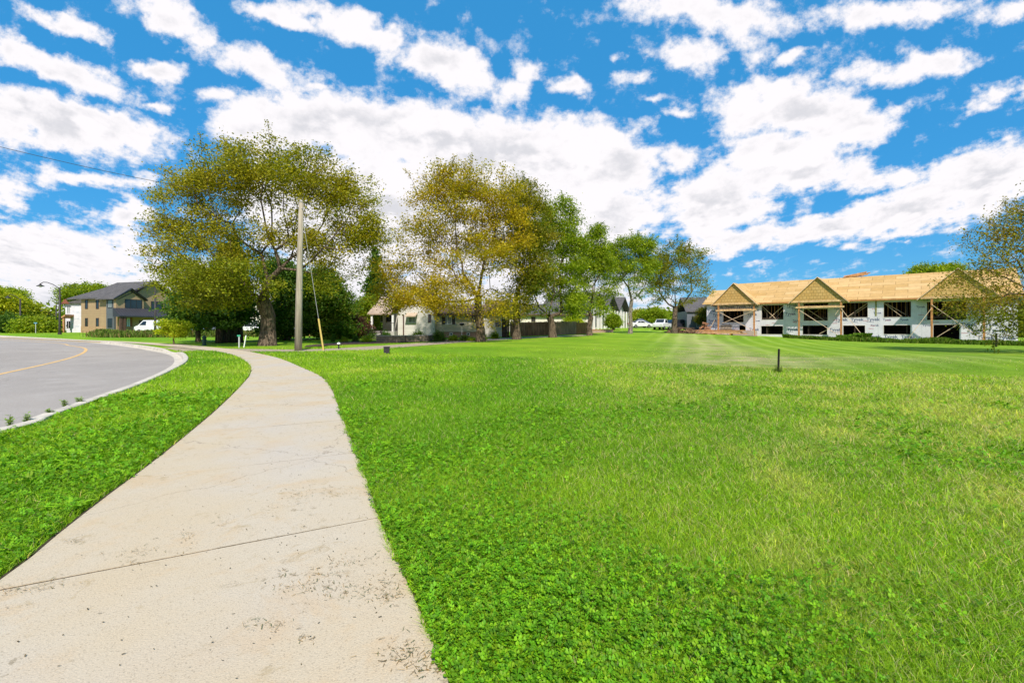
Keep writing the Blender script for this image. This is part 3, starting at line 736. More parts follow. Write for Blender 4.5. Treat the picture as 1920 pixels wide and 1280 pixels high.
def leaf_cloud(centers, spread, per, size, cols, R, droop=.15, flat=.7):
    n0 = len(centers); C_ = np.repeat(centers, per, 0); n = len(C_)
    off = R.randn(n, 3)*spread*np.array((1, 1, flat)); p = C_+off; p[:, 2] -= droop*np.abs(R.randn(n))*spread
    nrm = R.randn(n, 3); nrm[:, 2] = np.abs(nrm[:, 2])+.3; nrm /= np.linalg.norm(nrm, axis=1)[:, None]
    ref = R.randn(n, 3); a = np.cross(nrm, ref); a /= np.linalg.norm(a, axis=1)[:, None]; b = np.cross(nrm, a)
    L = size*1.12*(.6+.8*R.rand(n))[:, None]; W = L*.66
    V = np.stack([p-a*L*.5, p-b*W*.5+nrm*L*.08, p+a*L*.5, p+b*W*.5+nrm*L*.08], 1).reshape(-1, 3)
    Q = (np.arange(n)*4)[:, None]+np.arange(4)
    w = R.rand(n0)[:, None]; w = np.repeat(w, per, 0)
    cA, cB, cC = [np.array(c) for c in cols]
    c = cA*(1-w)+cB*w; s = (R.rand(n) < .16)[:, None]; c = np.where(s, cC, c); c = c*((.85+.3*R.rand(n))*np.repeat(.84+.32*R.rand(n0), per))[:, None]*1.28
    return V, Q, np.repeat(c, 4, 0)
CROWN = leafmat('crown leaves', 0.50)
BARK = barkmat('grey brown bark', (.115, .088, .062))
BARKD = barkmat('dark bark', (.095, .072, .052))
BARKL = barkmat('pale bark', (.20, .175, .14))
OLIVE = ((.15, .18, .008), (.26, .225, .008), (.38, .36, .03))
GOLD = ((.21, .21, .008), (.35, .26, .008), (.46, .38, .02))
GREEN = ((.125, .20, .006), (.20, .265, .008), (.31, .37, .02))
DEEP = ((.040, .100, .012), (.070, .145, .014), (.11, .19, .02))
YGREEN = ((.19, .25, .008), (.31, .34, .010), (.40, .42, .03))
LIME = ((.22, .32, .010), (.32, .38, .012), (.42, .42, .03))
RUST = ((.10, .085, .020), (.15, .095, .022), (.14, .15, .02))
MAROON = ((.08, .035, .03), (.13, .06, .04), (.10, .10, .02))
def tree(name, label, bx, by, Y, lobes, ntips, tr, forkz, cols, per=26, size=.14, seed=1, bark=None, group=None, cat='tree', spread=.45, lean=(0, 0), depth=.9, bf=.35, z=None, rt=.012, inner=.35, forks=None, leafy=2.4, low=None, sprig=.65):
    X = (bx-CX)/F*Y; zb = T1(X, Y) if z is None else z
    R = np.random.RandomState(seed); tips = []; tipc = []
    area = [l[2]*l[3]*(l[4] if len(l) > 4 else 1) for l in lobes]; tot = sum(area); s = Y/F
    for l, a_ in zip(lobes, area):
        k = max(3, int(ntips*a_/tot)); cx, cz, rx, rz = (l[0]-CX)*s-X, CH-(l[1]-HZ)*s-zb-.5*min(1, spread/.42), max(l[2]*s-.25, l[2]*s*.7), max(l[3]*s-.15, l[3]*s*.75); ry = rx*depth
        oy = (l[5] if len(l) > 5 else 0)
        u = R.randn(k, 3); u /= np.linalg.norm(u, axis=1)[:, None]; rr = (inner+(1-inner)*R.rand(k)**.6)[:, None]
        p = np.array((cx, oy, cz))+u*rr*np.array((rx, ry, rz)); tips += list(p)
    tips = np.array(tips); tips[:, 2] = np.maximum(tips[:, 2], .25)
    nt = 4; tp = [np.array((0, 0, -.15))]+[np.array((lean[0]*t, lean[1]*t, forkz*t)) + (R.randn(3)*.02*forkz*np.array((1, 1, 0))) for t in (.33, .66, 1.0)]
    if forks:
        for f in forks: tp.append(np.array(f))
    P, par, load, ch = grow(seed, 3, tips, bf+.4, tp)
    root = empty(name, (X, Y, zb), 0, label, cat, group)
    V, Q = branch_mesh(P, par, load, tr, rt)
    term = np.where(ch == 0)[0]; term = term[R.rand(len(term)) < .5]; spr = []; ctr = tips.mean(0)
    for i in term:
        d = P[i]-P[par[i]]; d = d/(np.linalg.norm(d)+1e-6)+.8*(P[i]-ctr)/(np.linalg.norm(P[i]-ctr)+1e-6)+np.array((0, 0, .35))+R.randn(3)*.25; d /= np.linalg.norm(d)
        L = (.9+.9*R.rand())*min(1.0, spread/.42)*sprig; a = P[i]; b = P[i]+d*L; mb_ = MB(); mb_.bar(a, b, .016); o_ = len(V); V += [np.array(v) for v in mb_.v]; Q += [tuple(k+o_ for k in f_) for f_ in mb_.f]
        spr += [a+d*L*f_ for f_ in np.linspace(.25, 1, 5)]
    V4, Q4 = V, [tuple(q) for q in Q]
    np_mesh('trunk', np.array(V4), np.array(Q4), None, bark or BARK, root, smooth=True)
    thin = load <= 7; cen = P[thin]
    cen = cen[cen[:, 2] > .1]
    ext = np.ptp(tips, axis=0).mean(); vd = tips[R.choice(len(tips), max(6, int(len(tips)*.16)))]+R.randn(max(6, int(len(tips)*.16)), 3)*.4
    dm = np.full(len(cen), 9.0)
    for v_ in vd: dm = np.minimum(dm, np.linalg.norm((cen-v_)*np.array((1, .6, 1.25)), axis=1))
    cen = cen[(dm > ext*.045*(.6+.8*R.rand(len(cen)))) | (R.rand(len(cen)) < .12)]
    V, Q, c = leaf_cloud(cen, spread*1.15, int(per*leafy*1.75), size*.86, cols, R, .1, .5)
    if spr:
        V2, Q2, c2 = leaf_cloud(np.array(spr), .11*spread/.42, 9, size*.8, cols, R, .1, .8); Q = np.concatenate([Q, Q2+len(V)]); V = np.concatenate([V, V2]); c = np.concatenate([c, c2])
    if low:
        zl, cl = low; mk = V[:, 2]+.25*V[:, 1]+.6*np.repeat(R.rand(len(V)//4), 4) < zl
        w = np.repeat(R.rand(len(V)//4), 4)[:, None]; c2 = (np.array(cl[0])*(1-w)+np.array(cl[1])*w)*(.6+.8*np.repeat(R.rand(len(V)//4), 4))[:, None]; c[mk] = c2[mk]
    np_mesh('crown', V, Q, c, CROWN, root)
    return root
def conifer(name, label, bx, Y, htop_px, wpx, tr, cols, seed, by=None, z=None, n=9000, size=.16, clear=.06, group=None, bark=None, power=.85):
    X = (bx-CX)/F*Y; zb = T1(X, Y) if z is None else z; s = Y/F; H = CH-(htop_px-HZ)*s-zb; W = wpx*s
    R = np.random.RandomState(seed); root = empty(name, (X, Y, zb), 0, label, 'tree', group)
    mb = MB(); mb.tube([(0, 0, -.1), (0, 0, H*.4), (0, 0, H*.97)], [tr, tr*.6, .02], 9)
    nb = 150; tipz = []
    V, Q, Cc = [], [], []
    cen = []
    for k in range(nb):
        t = clear+(1-clear)*R.rand()**1.15; a = R.rand()*2*pi; L = W*(1-t)**power*(.65+.5*R.rand())+.15; z0 = H*t
        mb.bar((0, 0, z0), (cos(a)*L*.8, sin(a)*L*.8, z0-.12*L), .03)
        m = max(3, int(L*5))
        for q in range(m):
            f = (q+.5)/m; cen.append((cos(a)*L*f, sin(a)*L*f, z0-.22*L*f*f+.02*H*R.randn()*.3))
    mb.build('trunk', bark or BARKD, root, True)
    cen = np.array(cen); per = max(4, n//len(cen)); V, Q, c = leaf_cloud(cen, .20, per, size, cols, R, .5, .55)
    np_mesh('crown', V, Q, c, CROWN, root); return root

# the row of maples
tree('maple_tree', 'largest spreading maple with thick furrowed trunk standing left of the wooden pole', 502, 648, 31.0,
     [(500,308,125,52),(575,335,110,70),(430,340,95,70),(350,350,60,55),(660,380,60,75),(650,330,30,25),(330,440,60,55),(310,480,42,22,.6),(420,440,95,60),(560,440,90,55),(690,430,45,45),(640,470,75,35,.5),
      (450,515,85,45,1.3,-2.5),(372,505,62,35,.9,-1),(415,542,62,34,1.2,-2),(520,520,60,36,.7,-2),(610,505,55,35,.5),(300,350,25,25,.4),(470,556,50,20,.8,-2)],
     620, .52, 3.0, OLIVE, per=46, size=.145, seed=3, spread=.42, bf=.30, inner=.2, low=(5.2, ((.14, .20, .008), (.28, .29, .012))))
tree('maple_tree', 'golden maple with a broad rounded crown, largest of the row before the bungalow', 901, 642, 37.0,
     [(880,370,95,75),(850,330,60,40),(930,350,60,45),(800,340,45,40,.6),(790,420,60,60,.7),(890,470,95,75),(950,430,55,70),(780,500,65,45,.7),(740,490,45,45,.45),(850,550,75,42,1.2,-2),(780,548,65,34,1.2,-2),(735,545,35,30,.8,-2),(930,555,40,45,.9,-1.5)],
     520, .36, 3.4, GOLD, per=40, size=.15, seed=5, spread=.45, bf=.28, inner=.2, group=None)
tree('maple_tree', 'gold and green maple close behind the golden one, second in the row', 968, 634, 41.0,
     [(985,360,45,38),(1000,410,50,50),(975,450,55,50),(990,520,50,50),(1010,480,35,60),(960,560,35,35,.8)], 260, .36, 3.2,
     ((.11, .16, .008), (.21, .17, .008), (.28, .26, .02)), per=40, size=.155, seed=8, spread=.45, bf=.3)
tree('maple_tree', 'fresh green maple whose trunk forks low into a V before the fence', 1036, 628, 45.0,
     [(1045,390,42,35),(1065,430,35,40),(1030,440,50,45),(1060,500,45,50),(1080,455,22,25),(1020,520,45,45,.8),(1070,560,45,35,.9),(1010,560,35,30,.6)], 300, .40, 1.4, GREEN, per=36, size=.165, seed=12, spread=.36,
     bf=.3, forks=[(-1.3, 0, 2.9)])
tree('maple_tree', 'leaning two-stemmed green maple at the right end of the wooden fence', 1105, 626, 50.0,
     [(1110,455,32,30),(1120,430,22,15),(1100,500,40,35),(1130,490,28,35),(1090,550,35,30,.8),(1140,540,30,20,.4),(1120,570,35,16,.5)], 230, .32, 1.3, GREEN, per=34, size=.17, seed=15, spread=.36, bf=.3, forks=[(2.2, 0, 2.6)])
tree('maple_tree', 'slim pale-trunked green tree standing on the lawn crest left of the far shed', 1181, 624, 56.0,
     [(1180,460,40,26),(1205,450,25,18),(1150,475,25,25),(1190,500,45,28),(1150,510,25,22,.6),(1215,490,20,25),(1190,540,35,18,.3)], 210, .26, 3.6, GREEN, per=34, size=.18, seed=17, spread=.38, bark=BARKL, bf=.42)
tree('maple_tree', 'sparse russet-tinged tree nearest the building under construction', 1264, 624, 60.0,
     [(1265,470,45,25),(1300,480,35,28),(1240,490,30,30),(1265,510,50,32),(1305,530,32,30,.6),(1230,535,28,28,.8),(1270,550,40,25,.6)], 280, .36, 2.9,
     ((.12, .18, .008), (.21, .17, .014), (.25, .27, .02)), per=19, size=.19, seed=21, spread=.42, bf=.33, leafy=2.0)
tree('maple_tree', 'big russet and green tree reaching in at the right picture edge', 2010, 655, 30.0,
     [(1930,400,70,60,.8),(1860,430,50,45,.55),(1985,380,90,75),(1840,500,60,45,.7),(1930,490,90,60,1),(1880,560,85,38,1.3),(1820,560,45,30,.9),(1960,570,90,45,1.4),(2060,480,110,120,.8),(1910,610,60,22,.9),(1860,600,45,14,.5)],
     620, .5, 3.0, ((.13, .15, .012), (.23, .165, .018), (.27, .27, .02)), leafy=1.7, low=(3.0, ((.12, .17, .01), (.24, .25, .012))), per=22, size=.13, seed=25, spread=.42, bf=.3, inner=.2)
# under and behind the big maple
for k, (bx, tp, w, lab) in enumerate([(411,500,44,'dark cedar, leftmost trunk of the clump beside the big maple'),(424,455,40,'dark cedar, second trunk from the left in the clump beside the big maple'),
        (438,440,44,'tallest dark cedar of the clump beside the big maple'),(449,480,38,'dark cedar, trunk nearest the big maple in the clump')]):
    conifer('cedar_tree', lab, bx, 35.5+k*.7, tp, w, .30, DEEP, 40+k, n=13000, size=.19, clear=.27, group='cedars beside the big maple', power=.7)
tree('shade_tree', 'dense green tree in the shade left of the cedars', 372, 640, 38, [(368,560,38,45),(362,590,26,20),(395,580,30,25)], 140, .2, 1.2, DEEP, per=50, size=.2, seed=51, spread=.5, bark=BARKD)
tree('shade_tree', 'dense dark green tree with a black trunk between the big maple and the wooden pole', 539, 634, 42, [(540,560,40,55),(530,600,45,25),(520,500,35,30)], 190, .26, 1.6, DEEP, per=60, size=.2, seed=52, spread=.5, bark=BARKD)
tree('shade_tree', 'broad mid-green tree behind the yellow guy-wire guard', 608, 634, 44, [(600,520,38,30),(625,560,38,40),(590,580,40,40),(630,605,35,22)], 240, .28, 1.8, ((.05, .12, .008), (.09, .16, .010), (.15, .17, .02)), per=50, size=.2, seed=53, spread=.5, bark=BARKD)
conifer('spruce_tree', 'tall dark spruce behind the left end of the bungalow', 703, 56, 462, 44, .25, DEEP, 60, n=16000, size=.24, clear=.05, power=.75)
tree('shade_tree', 'bright green bushy tree between the spruce and the pole', 672, 632, 50, [(665,590,28,30),(690,575,22,30),(650,610,22,18)], 120, .16, 1.0, GREEN, per=46, size=.2, seed=54, spread=.5)
tree('plum_tree', 'small purple-leaved tree beside the bungalow porch', 662, 630, 46, [(668,600,18,16),(680,612,14,12)], 60, .1, .9, MAROON, per=40, size=.16, seed=55, spread=.35)
# young tree by the far pavement
tree('young_tree', 'small lime-green young tree with a thin stem on the far verge', 327, 645, 33.0, [(318,600,20,10),(338,606,20,12),(310,613,16,9),(335,618,20,9,.7)], 80, .05, 1.1, LIME, per=36, size=.11, seed=61, spread=.17, rt=.008, sprig=.3)
# background left
bgl = [(5,572,32,32,88,'wide yellow-green willow at the left picture edge',YGREEN),(40,584,22,24,92,'tall yellow-green willow behind the farthest lamp post',YGREEN),(-2,552,34,20,100,'tall green tree rising behind the willow at the left picture edge',GREEN),
       (74,599,16,18,96,'russet bushy tree between the two dark lamp posts',((.10,.13,.01),(.16,.13,.02),(.22,.2,.03))),(66,608,17,15,80,'rounded fresh green tree behind the small street sign',GREEN),
       (97,608,12,14,92,'dark green tree just left of the white wrapped house',DEEP),(165,549,44,20,105,'broad bright green tree rising behind the roof of the white wrapped house',GREEN),(20,605,35,18,84,'dark understorey tree at the left picture edge',DEEP)]
for k, (cx, cy, rx, ry, Y, lab, cl) in enumerate(bgl):
    tree('background_tree', lab, cx, 626, Y, [(cx,cy,rx,ry),(cx-rx*.4,cy+ry*.5,rx*.6,ry*.5),(cx+rx*.45,cy+ry*.45,rx*.55,ry*.5)], 130, .3, 2.0, cl, per=60, size=.36, seed=70+k, spread=.8, group='trees beyond the far side of the road', inner=.5)
bgr = [(1755,508,45,20,88,1760,'green tree showing above the roof of the building under construction',GREEN),(1225,590,25,16,110,1225,'rounded green tree behind the dark shed roof',GREEN),(1195,592,20,14,115,1195,'green tree left of the dark shed roof',YGREEN),
       (1328,588,22,20,78,1326,'olive bushy tree in front of the dark grey house',((.09,.11,.01),(.15,.13,.012),(.18,.18,.02))),(1150,596,9,12,74,1150,'small clipped green tree before the white porches',GREEN),
       (1905,590,20,40,70,1915,'dark green tree at the right end of the building under construction',DEEP),(1075,600,16,9,62,1075,'low yellow-green tree behind the wooden fence',LIME)]
for k, (cx, cy, rx, ry, Y, bx, lab, cl) in enumerate(bgr):
    tree('background_tree', lab, bx, 620, Y, [(cx,cy,rx,ry),(cx-rx*.4,cy+ry*.4,rx*.6,ry*.5),(cx+rx*.4,cy+ry*.4,rx*.6,ry*.5)], 110, .2, 1.2, cl, per=50, size=.32 if Y > 80 else .2, seed=90+k, spread=.6 if Y > 80 else .35, inner=.45)
# far wood that closes the horizon
def far_wood():
    R = np.random.RandomState(3); V, Q, Cc = [], [], []; cen = []
    for k in range(1500):
        a = radians(R.uniform(-75, 75)); r = R.uniform(190, 260); X, Y = r*sin(a), r*cos(a); h = (5+4.5*fbm(N1, np.array([a*9]), np.array([2.0]), 1, 3)[0])*R.rand()**.5
        cen.append((X, Y, max(.6, h)))
    cen = np.array(cen); V, Q, c = leaf_cloud(cen, 1.8, 34, 1.3, GREEN, R, .3, .6)
    tag(np_mesh('woodland', V, Q, c*.8, CROWN), 'distant green woodland along the horizon', 'woodland', kind='stuff')
far_wood()

# shrubs
def shrub(px, py, Y, wpx, hpx, cols, label, seed, name='shrub', n=900, size=.07):
    s = Y/F; X = (px-CX)*s; z = T1(X, Y); R = np.random.RandomState(seed); w, h = wpx*s/2, hpx*s
    u = R.randn(90, 3); u /= np.linalg.norm(u, axis=1)[:, None]; u[:, 2] = np.abs(u[:, 2]); rr = (.5+.5*R.rand(90))[:, None]
    cen = u*rr*np.array((w*.9, w*.9, h*.85)); V, Q, c = leaf_cloud(cen, min(w, h)*.17, n//90+4, size, cols, R)
    V[:, 2] = np.maximum(V[:, 2], .0)
    root = empty(name, (X, Y, z), 0, label, 'shrub', 'garden shrubs in front of the bungalow')
    mb = MB()
    for k in range(7): mb.bar((0, 0, -.05), tuple(cen[k*9]), .03)
    mb.build('stem', BARKD, root); np_mesh('foliage', V, Q, c, CROWN, root); return root
for k, a in enumerate([(823,641,39,27,26,DEEP,'dark green clipped round shrub below the wide bungalow window',2600,.07),(688,642,37.5,24,15,LIME,'bright lime mounded shrub in the bed left of the retaining wall',1500,.06),
    (625,643,38,9,20,DEEP,'small dark cone-shaped conifer shrub in the lawn bed',900,.06),(645,643,38,16,12,GREEN,'green low shrub beside the cone-shaped one',900,.06),(667,641,38.5,14,16,DEEP,'dark twiggy shrub left of the lime mound',900,.06),
    (757,636,41,28,10,LIME,'wide lime mounded shrub on top of the retaining wall',1500,.06),(745,628,43,18,9,LIME,'small lime shrub by the porch steps',900,.07),(735,634,42,24,9,GREEN,'mid-green low shrub left of the lime mound on the wall',900,.07),
    (710,632,43,22,10,((.14,.2,.06),(.2,.24,.1),(.3,.3,.2)),'grey-green shrub behind the garden bench',900,.07),(783,630,43,26,20,GREEN,'loose green shrub against the white wall under the awning',1500,.09),(850,640,39.5,22,14,GREEN,'green shrub right of the clipped round one',1000,.07),
    (870,638,39.5,20,14,((.08,.15,.01),(.14,.2,.02),(.2,.24,.03)),'olive shrub near the first maple trunk',1000,.07),(884,640,38.7,20,9,LIME,'lime low shrub left of the first maple trunk',900,.06),(723,614,45.5,22,20,DEEP,'dark shrub covering the porch railing',1200,.09),
    (695,622,45,26,22,DEEP,'weeping dark shrub at the left corner of the porch',1400,.09),(655,620,47,26,30,YGREEN,'tall arching yellow-green shrub left of the bungalow',1600,.1),(928,634,43.5,18,16,GREEN,'green shrub against the right wing of the bungalow',900,.09),
    (805,640,40,14,9,((.16,.22,.08),(.2,.26,.12),(.3,.34,.2)),'pale green shrub at the end of the retaining wall',700,.06),(775,634,41.5,12,10,DEEP,'small dark shrub on the retaining wall',700,.06)]):
    px, py, Y, w, h, cl, lab, n, sz = a; shrub(px, py, Y, w, h, cl, lab, 200+k, n=n, size=sz)
for k, (px, py, Y, w, h, cl, lab) in enumerate([(640,628,48,36,30,GREEN,'leafy green bush right of the yellow guard, deep in the garden'),(618,630,46,30,34,DEEP,'dark bush directly behind the yellow guy-wire guard'),(905,637,40,18,16,GREEN,'small green shrub right of the first maple trunk'),(797,637,40.5,16,13,GREEN,'small green shrub below the narrow bungalow window'),(730,640,38.5,18,10,DEEP,'low dark shrub at the foot of the retaining wall')]):
    shrub(px, py, Y, w, h, cl, lab, 240+k, n=1600, size=.08)

# ------------------------------------------------------------------ houses
WHITE = plain('white trim', (.70, .70, .68), .5, .05, 3, .05)
BLACKT = plain('black trim', (.025, .024, .026), .5, .3, 3, .1)
BROWNT = plain('brown trim', (.09, .05, .035), .6, .2, 3, .1)
GLASS = glassy('window glass')
GLASSC = glassy('pale curtain glass', (.20, .23, .23), .12)
SHING = bricky('dark shingles', (.075, .073, .074), (.125, .12, .118), (.04, .04, .045), .3, .16, .008, .95, 'XYs', .5, .6)
SHINGB = bricky('brown shingles', (.115, .075, .052), (.16, .11, .08), (.06, .04, .03), .3, .16, .008, .95, 'XYs', .5, .6)
class Frame:
    def __init__(s, X, Y, z, th): s.o = (X, Y, z); s.th = th; s.U = (cos(th), sin(th)); s.V = (-sin(th), cos(th))
    def u(s, px, v=0.0):
        r = (px-CX)/F; X = s.o[0]+v*s.V[0]; Y = s.o[1]+v*s.V[1]; return (r*Y-X)/(s.U[0]-r*s.U[1])
    def z(s, py, u, v=0.0):
        Y = s.o[1]+u*s.U[1]+v*s.V[1]; return CH+(HZ-py)*Y/F-s.o[2]
    def root(s, name, label, cat, group=None): return empty(name, s.o, s.th, label, cat, group)
def pl(face, a, b, c, at):
    """point on a wall plane: a along it, b up, c outwards"""
    return {'front': (a, at-c, b), 'left': (at-c, a, b), 'right': (at+c, a, b)}[face]
def pbox(mb, face, at, a0, a1, b0, b1, c0, c1):
    p = pl(face, a0, b0, c0, at); q = pl(face, a1, b1, c1, at)
    mb.box(min(p[0], q[0]), max(p[0], q[0]), min(p[1], q[1]), max(p[1], q[1]), min(p[2], q[2]), max(p[2], q[2]))
def window(root, face, at, a0, a1, b0, b1, mull=1, fm=None, gm=None, fw=.07, name='window', sill=False):
    mb = MB()
    pbox(mb, face, at, a0, a0+fw, b0, b1, -.02, .05); pbox(mb, face, at, a1-fw, a1, b0, b1, -.02, .05)
    pbox(mb, face, at, a0+fw, a1-fw, b0, b0+fw, -.02, .047); pbox(mb, face, at, a0+fw, a1-fw, b1-fw, b1, -.02, .047)
    for k in range(1, mull):
        m = a0+(a1-a0)*k/mull; pbox(mb, face, at, m-fw*.4, m+fw*.4, b0+fw, b1-fw, -.02, .04)
    if sill: pbox(mb, face, at, a0-.05, a1+.05, b0-.05, b0-.002, -.02, .09)
    f = mb.build(name, fm or WHITE, root); g = MB(); pbox(g, face, at, a0+fw*.9, a1-fw*.9, b0+fw*.9, b1-fw*.9, -.01, .012)
    g.build('pane', gm or GLASS, f); return f
def gable_roof(mb, u0, u1, v0, v1, zu, rise, along='u', ov=.4, th=.16):
    """two pitched slabs; the ridge runs along u or v"""
    if along == 'u':
        vm = (v0+v1)/2; k = rise/((v1-v0)/2); e = zu-ov*k
        mb.prism([(v0-ov, e), (vm, zu+rise), (vm, zu+rise+th*1.2), (v0-ov, e+th)], 'x', u0-ov, u1+ov)
        mb.prism([(vm, zu+rise), (v1+ov, e), (v1+ov, e+th), (vm, zu+rise+th*1.2)], 'x', u0-ov, u1+ov)
    else:
        um = (u0+u1)/2; k = rise/((u1-u0)/2); e = zu-ov*k
        mb.prism([(u0-ov, e), (um, zu+rise), (um, zu+rise+th*1.2), (u0-ov, e+th)], 'y', v0-ov, v1+ov)
        mb.prism([(um, zu+rise), (u1+ov, e), (u1+ov, e+th), (um, zu+rise+th*1.2)], 'y', v0-ov, v1+ov)
def gable_fill(mb, along, u0, u1, v0, v1, zu, rise):
    if along == 'u': mb.prism([(v0, zu), (v1, zu), ((v0+v1)/2, zu+rise)], 'x', u0, u1)
    else: mb.prism([(u0, zu), (u1, zu), ((u0+u1)/2, zu+rise)], 'y', v0, v1)

# --- the building under construction
WRAP = plain('white house wrap', (.60, .60, .645), .5, .10, .9, .8)
def osbmat(name, c1, c2, w, h, axis):
    return bricky(name, c1, c2, tuple(x*.45 for x in c1), w, h, .02, .8, axis, .5, .3)
OSBR = osbmat('roof sheathing', (.43, .27, .095), (.54, .37, .17), 2.44, 1.1, 'XYs')
OSBG = osbmat('gable sheathing', (.50, .31, .10), (.56, .37, .14), .40, .40, 'XZ')
LUM = plain('new lumber', (.60, .40, .20), .75, .25, 4, .2, stretch=(1, 1, .3))
LUMO = plain('orange lumber', (.42, .20, .07), .75, .3, 4, .2)
LUMP = plain('pale brace lumber', (.66, .50, .34), .75, .15, 3, .2)
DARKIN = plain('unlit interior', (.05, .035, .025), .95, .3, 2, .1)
STUD = plain('stud lumber', (.50, .26, .11), .85, .3, 3, .2)
CONC = plain('grey concrete', (.36, .35, .33), .9, .15, 2, .3)
def wall_open(u0, u1, z0, z1, ops, v, th=.18):
    us = sorted({u0, u1, *[o[0] for o in ops], *[o[1] for o in ops]}); zs = sorted({z0, z1, *[o[2] for o in ops], *[o[3] for o in ops]})
    mb = MB()
    def hole(a, b): return any(o[0]-1e-6 < a < o[1]+1e-6 and o[2]-1e-6 < b < o[3]+1e-6 for o in ops)
    for i in range(len(us)-1):
        for k in range(len(zs)-1):
            if hole((us[i]+us[i+1])/2, (zs[k]+zs[k+1])/2): continue
            a, b, c, d = us[i], us[i+1], zs[k], zs[k+1]
            mb.add([(a, v, c), (b, v, c), (b, v, d), (a, v, d)], [(0, 1, 2, 3)]); mb.add([(a, v+th, c), (b, v+th, c), (b, v+th, d), (a, v+th, d)], [(3, 2, 1, 0)])
    for o in ops:
        a, b, c, d = o
        mb.add([(a, v, c), (b, v, c), (b, v, d), (a, v, d), (a, v+th, c), (b, v+th, c), (b, v+th, d), (a, v+th, d)], [(0, 1, 5, 4), (1, 2, 6, 5), (2, 3, 7, 6), (3, 0, 4, 7)])
    mb.add([(u0, v, z0), (u1, v, z0), (u1, v+th, z0), (u0, v+th, z0), (u0, v, z1), (u1, v, z1), (u1, v+th, z1), (u0, v+th, z1)], [(0, 1, 2, 3), (4, 5, 6, 7), (0, 3, 7, 4), (1, 2, 6, 5)])
    return mb
def text_mesh(s, size):
    cu = bpy.data.curves.new('lettering', 'FONT'); cu.body = s; cu.size = size; cu.extrude = 0; cu.offset = size*.022; cu.resolution_u = 2
    o = bpy.data.objects.new('lettering', cu); COL.objects.link(o); dg = bpy.context.evaluated_depsgraph_get(); dg.update()
    me = o.evaluated_get(dg).to_mesh(); V = [tuple(v.co) for v in me.vertices]; Fc = [tuple(p.vertices) for p in me.polygons]
    o.evaluated_get(dg).to_mesh_clear(); bpy.data.objects.remove(o); bpy.data.curves.remove(cu)
    w = max(v[0] for v in V); return V, Fc, w
